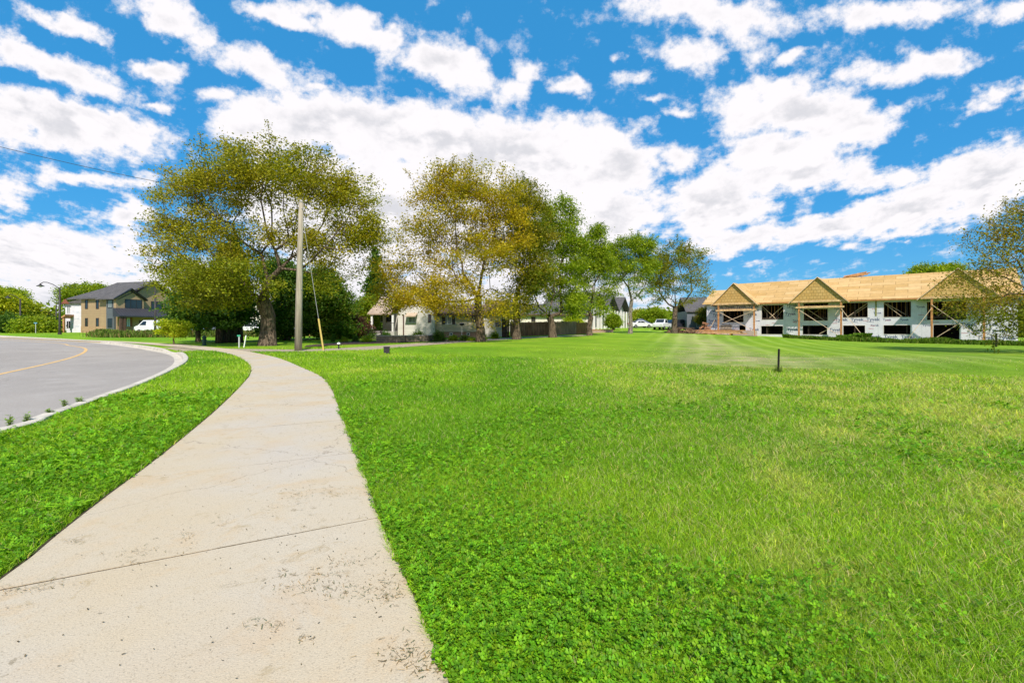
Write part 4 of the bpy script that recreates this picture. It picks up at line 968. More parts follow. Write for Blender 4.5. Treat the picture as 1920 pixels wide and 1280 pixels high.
def site_building():
    f = Frame(36.4, 66.0, -.25, atan2(-.664, .747)); r = f.root('row_house', 'two-storey row house under construction, wrapped in white sheeting under bare plywood roofs', 'building')
    z = f.z; EA = 5.19; uL, uR = -7.9, 24.9
    def op(x0, x1, y0, y1, v=0): a, b = f.u(x0, v), f.u(x1, v); m = (a+b)/2; return (a, b, z(y1, m, v), z(y0, m, v))
    ops = {'A1': op(1356,1394,583,604), 'A2': op(1386,1398,610,619), 'B0': op(1428,1469,572,599), 'B1': op(1427,1468,611,626.5), 'C0': op(1507,1552,579,601), 'C1': op(1505,1551,610,627), 'Cs': op(1507,1553,568.5,573),
           'D0': op(1580,1627,567.5,595), 'D1': op(1581,1622,610,633), 'E0': op(1657,1708,566,594.5), 'E1': op(1657,1707,609.5,626.5), 'F0': op(1738,1812,565,599.5), 'F1': op(1750,1799,608.5,641)}
    wall = wall_open(uL, uR, -.05, EA, list(ops.values()), 0.0).build('wall', WRAP, r)
    mb = MB(); mb.box(uL, uL+.18, .181, 11, -.05, EA); mb.box(uR-.18, uR, .181, 11, -.05, EA); mb.box(uL+.18, uR-.18, 10.8, 11, -.05, EA)
    mb.build('end_wall', WRAP, r)
    mb = MB(); mb.box(uL+.05, uR-.05, .03, 10.9, -.8, -.052); mb.build('foundation', CONC, r)
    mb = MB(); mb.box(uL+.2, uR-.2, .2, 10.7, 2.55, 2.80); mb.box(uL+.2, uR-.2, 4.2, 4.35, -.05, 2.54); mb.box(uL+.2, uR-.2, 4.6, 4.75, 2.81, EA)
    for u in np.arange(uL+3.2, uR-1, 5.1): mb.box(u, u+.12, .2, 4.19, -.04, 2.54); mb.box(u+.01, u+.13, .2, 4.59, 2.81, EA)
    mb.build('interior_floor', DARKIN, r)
    mb = MB(); R = random.Random(4)
    for vv, zz0, zz1 in ((.9, 2.81, EA-.05), (2.6, 2.81, EA-.05), (4.4, 2.81, EA-.05)):
        mb = MB(); mb.box(uL+.3, uR-.3, vv, vv+.09, zz1+.002, zz1+.045)
        for u in np.arange(uL+.4, uR-.4, .42):
            if R.random() < .75: mb.box(u, u+.045, vv, vv+.09, zz0, zz1+.01)
        mb.build('stud_partition', STUD, r)
    # window edging of bare board
    mb = MB()
    for k, (a, b, c, d) in ops.items():
        if k in ('Cs', 'A2'): continue
        mb = MB(); w = .05; mb.box(a-w, a, -.02, .1, c-w, d+w); mb.box(b, b+w, -.02, .1, c-w, d+w); mb.box(a, b, -.02, .1, d, d+w); mb.box(a, b, -.02, .1, c-w, c)
        mb.build('opening_trim', plain('opening edge', (.70, .66, .60), .7, .1), r)
    # main roof
    ro = MB(); ro_u0 = -4.2
    gable_roof(ro, ro_u0, uR, 0.0, 11.0, EA, 3.17, 'u', .45, .06); ro.build('roof', OSBR, r)
    ro = MB(); gable_roof(ro, uL-.1, ro_u0-.25, 0.0, 9.0, EA, 2.2, 'u', .45, .06); ro.build('side_roof', OSBR, r)
    ro = MB(); gable_fill(ro, 'u', uR-.15, uR, 0, 11, EA, 3.15); ro.build('end_gable', OSBG, r); ro = MB(); gable_fill(ro, 'u', uL, uL+.15, 0, 9, EA, 2.18); ro.build('end_gable', OSBG, r)
    fa = MB(); fa.box(ro_u0-.4, uR+.45, -.50, -.46, EA-.40, EA-.20); fa.build('fascia', LUMO, r)
    # three projecting gables on posts
    for gi, (cu, hw, ap, px0, px1, yb) in enumerate([(-3.5, 2.80, 2.80, 1347, 1414, 581), (6.85, 2.95, 2.95, 1498, 1577, 575), (20.15, 3.05, 3.0, 1747, 1845, 570)]):
        v = -1.5; gm = MB(); ez = EA-.15
        gm.prism([(cu-hw, ez), (cu+hw, ez), (cu, ez+ap)], 'y', v-.1, v+.02); g_ = gm.build('gable', OSBG, r)
        t = MB()
        k = ap/hw
        for s in (-1, 1):
            t.bar((cu+s*(hw+.42), v-.22, ez-.42*k+.02), (cu, v-.22, ez+ap+.10), .05, .24, up=(0, 1, 0))
        t.build('rake_board', LUMP, g_)
        rf = MB(); rf.prism([(cu-hw-.42, ez-.42*k+.08), (cu, ez+ap+.08), (cu, ez+ap+.15), (cu-hw-.42, ez-.42*k+.15)], 'y', v-.2, 5.0)
        rf.prism([(cu+hw+.42, ez-.42*k+.08), (cu, ez+ap+.08), (cu, ez+ap+.15), (cu+hw+.42, ez-.42*k+.15)], 'y', v-.2, 5.0); rf.build('gable_roof', OSBR, g_)
        be = MB(); be.box(cu-hw-.1, cu+hw+.1, v-.14, v+.14, ez-.26, ez-.003); be.build('beam', LUM, r)
        sf = MB(); sf.box(cu-hw, cu+hw, v+.15, -.02, ez-.12, ez-.06); sf.build('porch_ceiling', LUMO, r)
        u0, u1 = f.u(px0, v), f.u(px1, v)
        for u in (u0, u1):
            zb = T1(f.o[0]+u*f.U[0]+v*f.V[0], f.o[1]+u*f.U[1]+v*f.V[1])-f.o[2]-.05
            p = MB(); p.box(u-.10, u+.10, v-.10, v+.10, zb, ez-.27); p.build('post', LUMO, r, bevel=.01)
        if gi < 2:
            lb = z(yb, cu, v); b2 = MB(); b2.box(u0-.35, u1+.35, v-.16, v-.11, lb-.15, lb+.05); b2.box(u0-.2, u1+.2, v+.11, v+.17, lb-.12, lb+.12)
            for q in np.arange(u0, u1, .4): b2.box(q, q+.05, v-.10, -.1, lb+.06, lb+.16)
            b2.build('scaffold_deck', LUM, r)
    # braces
    br = [((1349,585),(1414,621),-1.55),((1354,606),(1414,582),-1.62),((1428,572.5),(1455,598),.25),((1428,576),(1447,599),1.2),((1440,598.5),(1469,573),.3),((1452,599),(1469,580),1.3),
          ((1500,582),(1576,631),-1.62),((1515,580),(1546,601),.25),((1536,626),(1558,614),-1.4),((1507,602),(1536,580),1.2),((1566,590),(1577,575),-1.4),
          ((1577,578),(1622,635),-1.62),((1589,594),(1627,568),.3),((1594,594),(1627,573),.6),((1747,577),(1699,640),-1.62),((1747,571),(1845,638),-1.62),((1748,637),(1797,607),-1.2),
          ((1793,572),(1806,588),.3),((1751,598),(1775,580),.5),((1657,568),(1692,594),.25),((1660,568),(1706,594),.8),((1340,600),(1330,618),-1.5)]
    for (a, b, v) in br:
        ua, ub = f.u(a[0], v), f.u(b[0], v); m = MB(); m.bar((ua, v, z(a[1], ua, v)), (ub, v, z(b[1], ub, v)), .05, .13, up=(0, 1, 0)); m.build('brace', LUMP, r)
    # ply panel, porch ramp and low block walls
    a, b, c, d = op(1351,1372,609,621); m = MB(); m.box(a, b, -.06, -.01, c, d); m.build('plywood_panel', plain('weathered plywood', (.40, .32, .24), .8, .15), r)
    m = MB(); u0, u1 = f.u(1370, -2.2), f.u(1412, -2.2); m.prism([(u0, -.4), (u1, -.4), (u1, z(620, u1, -2.2)), (u0, z(619, u0, -2.2))], 'y', -2.4, -.1)
    m.build('porch_foundation', bricky('grey blocks', (.36, .31, .24), (.42, .36, .29), (.25, .22, .18), .4, .2, .012), r)
    # stone-cloth strip on the wall
    a, b, c, d = op(1641,1644,558,592); m = MB(); m.box(a, b, -.04, -.004, c, d); m.build('batten', plain('green batten', (.22, .22, .08), .8, .2), r)
    a, b, c, d = op(1700,1720,632,640); m = MB(); m.box(f.u(1607), f.u(1640), -.35, -.03, -.4, .18); m.build('concrete_step', CONC, r)
    # lumber left on the ridge
    m = MB(); R = random.Random(9)
    for k in range(6): u = 8.9+R.random()*.6; m.bar((u, 5.2+R.random()*.6, EA+3.20+.05*k), (u+1.9+R.random(), 5.3+R.random()*.5, EA+3.42+.09*k), .06, .14)
    m.build('roof_lumber', STUD, r)
    # printed lettering on the wrap
    TV, TF, TW = text_mesh('Tyvek', .54); SV, SF, SW = text_mesh('HomeWrap', .15); R = random.Random(2)
    PV, PF, PW = text_mesh('DuPont', .16)
    big = MB(); red = MB()
    def put(mb, VF, u, zz, s=1.0, back=-.004):
        VV, FF, w = VF; mb.add([(u+x*s, back, zz+y*s) for x, y, *_ in VV], FF)
    def free(u0, u1, z0, z1): return not any(o[0]-.08 < u1 and o[1]+.08 > u0 and o[2]-.08 < z1 and o[3]+.08 > z0 for o in ops.values()) and u0 > uL+.05 and u1 < uR-.05
    for row, (zz, off) in enumerate([(.12, .3), (.95, 1.2), (1.6, .6), (2.28, .2), (3.15, .9), (3.8, .1), (4.35, 1.1), (4.85, .7)]):
        u = uL+off
        while u < uR-1.2:
            s = 1.0
            if free(u, u+TW, zz-.28, zz+.36): put(big, (TV, TF, TW), u, zz); put(big, (SV, SF, SW), u+.02, zz-.2, 1.0)
            elif free(u, u+TW*.6, zz-.1, zz+.25): put(big, (TV, TF, TW), u, zz, .6)
            u += 1.62+.02*R.random()
    for k in range(150):
        u = uL+R.random()*(uR-uL-1); zz = .5+R.random()*4
        if free(u, u+PW, zz, zz+.2) and (k % 2): put(red, (PV, PF, PW), u, zz-.5 if free(u, u+PW, zz-.5, zz-.3) else zz, 1.0, -.006)
    nb_ = len(big.f); big.add(red.v, red.f); bl = big.build('lettering', plain('blue print ink', (.06, .09, .17), .7, .1), wall); bl.data.materials.append(plain('red print ink', (.42, .12, .14), .7, .1))
    for i in range(nb_, len(bl.data.polygons)): bl.data.polygons[i].material_index = 1
    # faint seam tape rows
    t = MB()
    for k in range(16):
        u = uL+.4+k*2.05
        if free(u, u+.06, .1, 5.0): t = MB(); t.box(u, u+.06, -.003, .0, .05, 5.0); t.build('seam_tape', plain('seam tape', (.50, .52, .56), .4, .05), wall)
    return f
FB = site_building()
def on_frame(f, u, v): X = f.o[0]+u*f.U[0]+v*f.V[0]; Y = f.o[1]+u*f.U[1]+v*f.V[1]; return X, Y, T1(X, Y)

# --- tan two-storey house
def tan_house():
    f = Frame(-66.9, 77.0, .18, atan2(.954, .3)); r = f.root('house', 'tan two-storey house with dark gabled roof and black metal porch roof', 'house')
    TAN = siding('tan siding', (.36, .255, .15), .16, 2, .6, .12); DARKR = SHING; z = f.z; EA = z(557, 0); STONE = bricky('tan ledgestone', (.36, .23, .12), (.45, .31, .18), (.22, .16, .10), .35, .11, .01)
    W = 16.0; D = 9.0
    mb = MB(); mb.box(0, W, 0, D, -.4, EA); gable_fill(mb, 'v', 1.8, 9.6, 0.01, D, EA, z(527, 5.5)-EA-.3); mb.build('wall', TAN, r)
    mb = MB(); mb.box(-.35, 2.9, 1.2, 6.6, -.4, EA-.15); mb.build('bay_wall', plain('blue grey panel', (.16, .18, .20), .6, .1), r) if False else None
    pb = MB(); pbox(pb, 'left', 0, .15, 2.0, -.3, EA-.05, .004, .35); pb.build('bay_panel', plain('blue grey panel', (.10, .115, .13), .6, .1), r)
    pb = MB(); pbox(pb, 'left', 0, 2.001, D, -.3, z(612, 0, 4), .004, .06); pbox(pb, 'front', 0, 0, 3.0, -.3, z(612, 1), .004, .10); pbox(pb, 'front', 0, 3.9, 4.7, -.3, z(611, 4), .004, .10); pb.build('stone_base', STONE, r)
    ro = MB(); gable_roof(ro, 0.2, W-4.5, 0, D, EA, z(527, 5.5)-EA-.2, 'v', .45, .2)
    ro.build('roof', SHING, r)
    # lower ridge running back to the left
    ro = MB(); ro.prism([(-.5, EA-.25), (-.5, EA-.05), (5.6, z(535, 5)), (5.6, z(538, 5))], 'y', .8, D+3); ro.build('side_roof', SHING, r)
    # small front gable
    u0, u1 = f.u(212, -.6), f.u(273, -.6); m = MB(); ap = z(544, 2.6)-EA+.25
    m.box(u0+.45, u1-.3, -.6, .0, z(581, 2), EA-.25); m.prism([(u0+.45, EA-.25), (u1-.3, EA-.25), ((u0+u1)/2, EA+ap-.45)], 'y', -.6, -.01); g = m.build('front_gable', TAN, r)
    m = MB(); gable_roof(m, u0+.3, u1-.1, -.6, 3.5, EA-.25, ap-.1, 'v', .3, .16); m.build('gable_roof', SHING, g)
    m = MB(); um = (u0+u1)/2; hw = (u1-u0)/2+.1
    for s in (-1, 1): m.bar((um+s*hw, -.97, EA-.30), (um, -.97, EA+ap-.02), .06, .32, up=(0, 1, 0))
    m.build('rake_board', BLACKT, g)
    m = MB(); a, b = 1.4, 10.0
    for s in (-1, 1): m.bar((5.85+s*6.1, -.52, EA-.42), (5.85, -.52, z(527, 5.5)-.1), .06, .36, up=(0, 1, 0))
    m.build('rake_board', BLACKT, r)
    window(r, 'front', -.6, f.u(234, -.6), f.u(266, -.6), z(579, 3), z(562, 3), 3, BLACKT)
    window(r, 'front', 0, f.u(283), f.u(304), z(581, 8), z(566, 8), 2, BLACKT); window(r, 'front', 0, f.u(308), f.u(318), z(580, 10), z(566, 10), 1, BLACKT)
    window(r, 'left', -.35, .5, 1.6, z(577, 0), z(562, 0), 2, BLACKT, GLASSC); window(r, 'left', -.35, .5, 1.6, z(614, 0), z(597, 0), 2, BLACKT)
    for v0 in (4.4, 7.2):
        window(r, 'left', 0, v0, v0+.75, z(579, 0, v0), z(562, 0, v0), 1, BROWNT); window(r, 'left', 0, v0, v0+.75, z(613, 0, v0), z(596, 0, v0), 1, BROWNT)
    # metal porch roof
    u0, u1 = f.u(222, -2.0), f.u(322, -2.0); zt, zb = z(579, 4, -.6), z(593, 5, -2.2)
    m = MB(); m.prism([(-.62, zt), (-2.3, zb), (-2.3, zb-.18), (-.62, zb-.18)], 'x', u0, u1); p = m.build('porch_roof', plain('black metal roof', (.035, .036, .042), .35, .2, 2, .05, .5), r)
    m = MB()
    for q in np.arange(u0+.2, u1, .42): m.bar((q, -.66, zt+.02), (q, -2.28, zb+.02), .035)
    m.build('standing_seam', plain('metal seam', (.10, .10, .115), .4, .1), p)
    # front entry, columns, garage
    m = MB(); a, b = f.u(237), f.u(243.5); pbox(m, 'front', 0, a, b, .15, z(596, a), .0, .05); d = m.build('door', plain('pale blue door', (.50, .62, .72), .4, .05), r)
    m = MB(); pbox(m, 'front', -.05, a+.25, b-.25, 1.0, z(599, a), .0, .012); m.build('pane', GLASS, d)
    m = MB(); pbox(m, 'front', 0, a-.35, a-.003, .1, z(595, a), 0, .08); pbox(m, 'front', 0, b+.003, b+.35, .1, z(595, a), 0, .08); m.build('door_frame', plain('rusty brown trim', (.22, .08, .04), .6, .2), r)
    for px in (226.5, 233): q = f.u(px, -2.0); m = MB(); m.box(q-.16, q+.16, -2.16, -1.84, -.1, zb-.2); m.build('porch_column', BROWNT, r)
    a, b = f.u(261), f.u(303); m = MB(); pbox(m, 'front', 0, a, b, .0, z(601, 5), 0, .03); m.build('garage_door', plain('dark garage door', (.045, .02, .02), .5, .2), r)
    m = MB(); m.box(-.2, 13, -3.0, 0, -.5, -.02); m.build('porch_slab', CONC, r)
    return f
FT = tan_house()
def wrapped_house():
    f = Frame(-77.0, 84.5, .2, radians(8)); r = f.root('house', 'white wrapped two-storey house behind the tan one, with brown gable trim at its left end', 'house'); z = f.z
    u0, u1 = f.u(122.5), f.u(172); EA = z(568, 0)
    m = MB(); m.box(u0, u1, 0, 9, -.4, EA); w = m.build('wall', WRAP, r)
    m = MB(); m.prism([(u0-.3, EA-.1), (u1+1.5, EA-.1), (u1+1.5, z(551, 3)), (u0+2.6, z(562, 0))], 'y', -.4, 9.4)
    m.prism([(u1-1, EA+.6), (u1+6, EA+1.2), (u1+6, z(545, 5)), (u1-1, z(551, 5))], 'y', .2, 9); m.build('roof', SHING, r)
    m = MB(); a, b = u0-.3, f.u(134); mm = (a+b)/2
    m.prism([(a, EA-.2), (b, EA-.2), (mm, z(561, 0))], 'y', -.55, -.41); m.build('gable_trim', plain('brown gable', (.20, .07, .04), .7, .2), r)
    window(r, 'front', 0, f.u(125.5), f.u(132), z(588, 0), z(573, 0), 2, WHITE, GLASSC); window(r, 'front', 0, f.u(125.5), f.u(128), z(615, 0), z(602, 0), 1, BLACKT); window(r, 'front', 0, f.u(129), f.u(131.5), z(615, 0), z(602, 0), 1, BLACKT)
    window(r, 'front', 0, f.u(158), f.u(160), z(615, 0), z(600, 0), 1, BLACKT)
    m = MB(); a, b = f.u(115, -2), f.u(121.8, -2); m.prism([(a, z(594, 0)-.3), (b, z(590, 0)-.3), (b, z(590, 0)), ((a), z(594, 0))], 'y', -2, 2); m.box(a+.1, a+.35, -1.9, -1.65, -.1, z(594, 0)-.3); m.build('porch', plain('raw porch wood', (.42, .22, .10), .7, .2), r)
    V_, F_, w_ = text_mesh('Tyvek', .46); m = MB()
    for zz in (1.0, 2.4, 3.6, 4.8):
        q = f.u(136)
        while q < u1-1.5:
            if not (f.u(156) < q+1.1 and q < f.u(161)): m.add([(q+x, -.006, zz+y) for x, y, *_ in V_], F_)
            q += 1.9
    m.build('lettering', plain('pale print ink', (.42, .47, .55), .7, .1), w)
wrapped_house()

# --- white bungalow
def bungalow():
    Y0 = 48.0; f = Frame((815-CX)/F*Y0, Y0, .02, radians(-3)); r = f.root('bungalow', 'white clapboard bungalow with brown roof, awning and corner porch', 'house'); z = f.z
    SID = siding('white clapboard', (.58, .57, .52), .24, 2, .55, .12); CRM = siding('cream clapboard', (.50, .45, .34), .24, 2, .55, .12)
    uL = f.u(697); uP = f.u(746); EA = z(590, -3); RZ = z(540, -3)
    m = MB(); m.box(uP, 0, -.0, 8, .15, EA+.4); m.box(uL+.5, uP-.002, 2.0, 8, .15, EA+.2)
    m.prism([(uP-.0, EA+.4), (0, EA+.4), (0, EA+.45), ((uP)/2, RZ-.3), (uP, EA+.45)], 'y', 0.0, 8.0)
    m.build('wall', SID, r)
    m = MB(); m.box(uL+.3, 0, .05, 8, -.5, .148); m.build('foundation', plain('white foundation', (.55, .54, .50), .9, .1), r)
    m = MB(); um = uP/2; m.prism([(uP-.5, EA+.2), (um, RZ-.15), (um, RZ+.1), (uP-.5, EA+.45)], 'y', -.45, 8.4); m.prism([(um, RZ-.15), (.5, EA+.2), (.5, EA+.45), (um, RZ+.1)], 'y', -.45, 8.4)
    m.build('roof', SHINGB, r)
    m = MB(); m.prism([(-1.0, EA-.02), (-1.0, EA+.12), (3.2, z(556, uL+2)+.2), (3.2, z(556, uL+2))], 'x', uL-.1, uP-.503); m.build('porch_roof', plain('beige porch roof', (.36, .28, .21), .7, .15), r)
    m = MB(); m.box(uL+.05, uP-.1, -.9, 2, -.4, .78); p = m.build('porch_floor', CONC, r)
    for q in (uL+.3, uP-.3): m = MB(); m.box(q-.09, q+.09, -.85, -.67, .78, EA-.03); m.build('porch_column', WHITE, r)
    m = MB(); zr = .78
    m.box(uL+2.2, uP-.1, -.86, -.82, zr+.85, zr+.9)
    for q in np.arange(uL+2.2, uP-.1, .13): m.box(q, q+.02, -.85, -.83, zr, zr+.85)
    m.build('railing', BLACKT, r)
    m = MB()
    for k in range(4): m.box(uL+.9, uL+2.1, -.9-.3*(k+1), -.9-.3*k-.002, -.4, .78-.19*(k+1))
    m.build('step', CONC, r)
    window(r, 'front', 2.0, uL+.9, uL+1.8, z(603, uL), z(590, uL), 1, BROWNT); a, b = f.u(734, 2), f.u(741, 2)
    m = MB(); pbox(m, 'front', 2.0, a, b, .8, z(590, a, 2), 0, .05); d = m.build('door', WHITE, r); m = MB(); pbox(m, 'front', 1.95, a+.12, b-.12, 1.2, z(592, a, 2), 0, .012); m.build('pane', GLASS, d)
    window(r, 'front', 2.0, f.u(713, 2), f.u(719, 2), z(604, uL, 2), z(590, uL, 2), 1, WHITE)
    window(r, 'front', 0, f.u(766), f.u(780), z(605, -2), z(594, -2), 2, WHITE, GLASSC, sill=True)
    m = MB(); a, b = f.u(763), f.u(783); m.prism([(-.02, z(586.5, -2)), (-.75, z(592, -2)), (-.75, z(594, -2)), (-.02, z(588, -2))], 'x', a, b); m.build('awning', plain('beige awning', (.46, .36, .26), .6, .15), r)
    window(r, 'front', 0, f.u(803), f.u(808.5), z(604.5, 0), z(589, 0), 1, BROWNT)
    window(r, 'front', 0.05, f.u(797), f.u(806), z(629.5, 0)+.12, z(622, 0), 1, WHITE)
    m = MB()
    a = f.u(757); m.box(a-.05, a+.05, -.16, -.02, .0, EA); m.build('downpipe', BROWNT, r)
    # right wing
    uR = f.u(895, .4); E2 = z(589.5, 2)
    m = MB(); m.box(.003, uR, .4, 7.6, z(622, 1, .4), E2); w = m.build('wing_wall', CRM, r)
    m = MB(); m.box(.005, uR-.05, .5, 7.5, -.5, z(622, 1, .4)-.003); m.build('wing_basement', bricky('red brick', (.30, .13, .08), (.38, .18, .11), (.4, .36, .3)), r)
    m = MB(); m.prism([(-.15, E2-.06), (-.15, E2+.12), (4.0, z(573, 2, 4)+.1), (4.0, z(573, 2, 4)-.1)], 'x', -.1, uR+.35); m.prism([(8.1, E2-.06), (8.1, E2+.12), (4.0, z(573, 2, 4)+.1), (4.0, z(573, 2, 4)-.1)], 'x', -.1, uR+.35); m.build('wing_roof', SHINGB, r)
    m = MB(); m.box(-.1, uR+.36, -.20, -.155, E2-.12, E2+.10); m.build('fascia', BROWNT, r)
    window(r, 'front', .4, f.u(831, .4), f.u(855, .4), z(608.5, 2), z(591.5, 2), 3, WHITE, GLASSC, .08)
    for a, b in ((831, 836), (850, 855)): m = MB(); pbox(m, 'front', .4, f.u(a, .4)-.12, f.u(a, .4)+.22, z(608, 2), z(592, 2), .052, .07); m.build('shutter', plain('dark shutter', (.05, .04, .04), .6, .1), r)
    window(r, 'front', .4, f.u(890, .4)-.3, f.u(894, .4)-.1, z(604, 2), z(591, 2), 1, BROWNT)
    for a in (843, 875): window(r, 'front', .5, f.u(a, .5), f.u(a+6, .5), z(629, 2), z(623.5, 2), 1, WHITE)
    # far wing
    uE = f.u(946, 2.5); E3 = z(586, 6, 2.5)
    m = MB(); m.box(uR+.003, uE, 2.5, 7.6, -.2, E3); m.build('rear_wing_wall', SID, r)
    m = MB(); m.prism([(2.0, E3-.05), (2.0, E3+.12), (5.0, E3+1.5), (5.0, E3+1.3)], 'x', uR+.36, uE+.3); m.prism([(8.2, E3-.05), (8.2, E3+.12), (5.0, E3+1.5), (5.0, E3+1.3)], 'x', uR+.36, uE+.3); m.build('rear_wing_roof', SHINGB, r)
    window(r, 'front', 2.5, uE-1.0, uE-.4, z(612, 7), z(601, 7), 1, BROWNT)
    return f
bungalow()
# long low cream building behind the fence
def long_house():
    f = Frame((975-CX)/F*66, 66, .45, radians(4)); r = f.root('house', 'long low cream building with dark brown roof behind the wooden fence', 'house'); z = f.z
    u0, u1 = f.u(948), f.u(1106); EA = z(590, 5)
    m = MB(); m.box(u0, u1, 0, 8, -.5, EA); m.build('wall', siding('cream boards', (.60, .57, .49), .3, 0, .6, .08), r)
    m = MB(); gable_roof(m, u0, u1, 0, 8, EA, z(572, 5, 4)-EA, 'u', .4, .15); m.build('roof', SHING, r)
    m = MB(); m.box(u0-.4, u1+.4, -.46, -.42, EA-.15, EA+.06); m.build('fascia', BROWNT, r)
    window(r, 'front', 0, f.u(996), f.u(1004), z(603, 2), z(594, 2), 2, BROWNT); window(r, 'front', 0, f.u(1070), f.u(1082), z(606, 2), z(596, 2), 2, WHITE)
long_house()
# white porched row houses behind
def porch_row():
    f = Frame((1110-CX)/F*74, 74, .85, radians(60)); z = f.z; GREY = plain('light grey cladding', (.58, .56, .54), .7, .08)
    labs = ['white gabled row house with tall dark porch openings, nearest the fence end', 'white gabled row house with tall dark porch openings, middle one', 'white gabled row house farthest back, beside the slim pale-trunked tree']
    for k in range(3):
        Xo = f.o[0]+f.U[0]*k*7.6; Yo = f.o[1]+f.U[1]*k*7.6
        g = Frame(Xo, Yo, .85, f.th); r = g.root('porch_house', labs[k], 'house', 'white gabled row houses')
        m = MB(); m.box(0, 7.3, 1.2, 9, -.6, 3.4); m.prism([(0, 3.4), (7.3, 3.4), (3.65, 6.0)], 'y', 1.2, 9); m.build('wall', GREY, r)
        m = MB(); gable_roof(m, 0, 7.3, .3, 9, 3.4, 2.7, 'v', .35, .2); m.build('roof', SHING, r)
        for q in (.25, 1.7, 3.6, 5.4, 7.0): m = MB(); m.box(q-.12, q+.12, .1, .34, -.2, 3.38); m.build('porch_column', WHITE, r)
        for q in (.8, 2.6, 4.6): window(r, 'front', 1.2, q, q+.8, .4, 2.8, 1, BLACKT)
        m = MB(); m.box(0, 7.3, -.1, 1.19, -.8, -.02); m.build('porch_floor', bricky('planter brick', (.38, .20, .13), (.44, .25, .17), (.4, .36, .3)), r)
porch_row()
def shed():
    f = Frame((1208-CX)/F*98, 98, 1.0, radians(0)); r = f.root('shed', 'low building with blue-grey hipped roof far beyond the lawn crest', 'shed'); z = f.z
    u0, u1 = f.u(1193), f.u(1228); e = z(611.5, 0); a = z(597, 0); m = MB(); m.box(u0+.3, u1-.2, 0, 6, -.4, e); m.build('wall', WHITE, r)
    um = f.u(1207); m = MB(); m.add([(u0-.2, -.4, e), (u1+.3, -.4, e), (u1+.3, 6.4, e), (u0-.2, 6.4, e), (um-.3, 3, a), (um+.5, 3, a)], [(0, 1, 5, 4), (1, 2, 5), (2, 3, 4, 5), (3, 0, 4), (0, 3, 2, 1)]); m.build('roof', plain('blue grey roof', (.10, .115, .145), .8, .15), r)
shed()
def grey_house():
    f = Frame((1289-CX)/F*82, 82, .5, radians(-8)); r = f.root('house', 'dark grey two-storey house behind the left end of the building under construction', 'house'); z = f.z
    u0, u1 = f.u(1288), f.u(1345); e = z(583, 2); m = MB(); m.box(u0, u1, 0, 8, -.4, e); m.build('wall', siding('dark blue siding', (.13, .145, .17), .2), r)
    m = MB(); gable_roof(m, u0, u1, 0, 8, e, z(559, 2, 4)-e, 'u', .3, .15); m.build('roof', SHING, r)
    window(r, 'front', 0, f.u(1306), f.u(1313), z(614, 2), z(598, 2), 1, WHITE, GLASSC); window(r, 'front', 0, f.u(1314), f.u(1320), z(614, 2), z(598, 2), 1, WHITE, GLASSC)
    m = MB(); m.prism([(-.02, z(592, 2)), (-1.6, z(597, 2)), (-1.6, z(599, 2)), (-.02, z(594, 2))], 'x', f.u(1298), f.u(1325)); m.build('porch_roof', SHING, r)
grey_house()

# houses seen between the trees on the left
def plain_house(px0, px1, Y, base, eave, ridge, col, label, th=0, along='u'):
    f = Frame((px0-CX)/F*Y, Y, T1((px0-CX)/F*Y, Y), radians(th)); r = f.root('house', label, 'house', 'houses behind the trees'); z = f.z; u1 = f.u(px1); e = z(eave, 0)
    m = MB(); m.box(0, u1, 0, 8, -.4, e)
    if along == 'v': gable_fill(m, 'v', 0, u1, 0, 8, e, z(ridge, 2)-e)
    m.build('wall', siding('siding '+label[:8], col, .2), r); m = MB(); gable_roof(m, 0, u1, 0, 8, e, z(ridge, 2, 4 if along == 'u' else 0)-e, along, .4, .15); m.build('roof', SHING, r)
    for t in (.15, .42, .7):
        window(r, 'front', 0, u1*t, u1*t+1.1, 1.0, 2.4, 2, WHITE)
        if e > 4.4: window(r, 'front', 0, u1*t, u1*t+1.1, 3.6, 4.9, 2, WHITE)
plain_house(330, 395, 92, 622, 572, 552, (.44, .38, .29), 'beige two-storey house right of the tan one, mostly behind the trees')
plain_house(455, 500, 96, 620, 585, 566, (.55, .52, .45), 'pale house glimpsed between the cedars and the big maple', 0, 'v')
plain_house(640, 690, 84, 620, 592, 574, (.60, .60, .60), 'white house glimpsed left of the spruce')

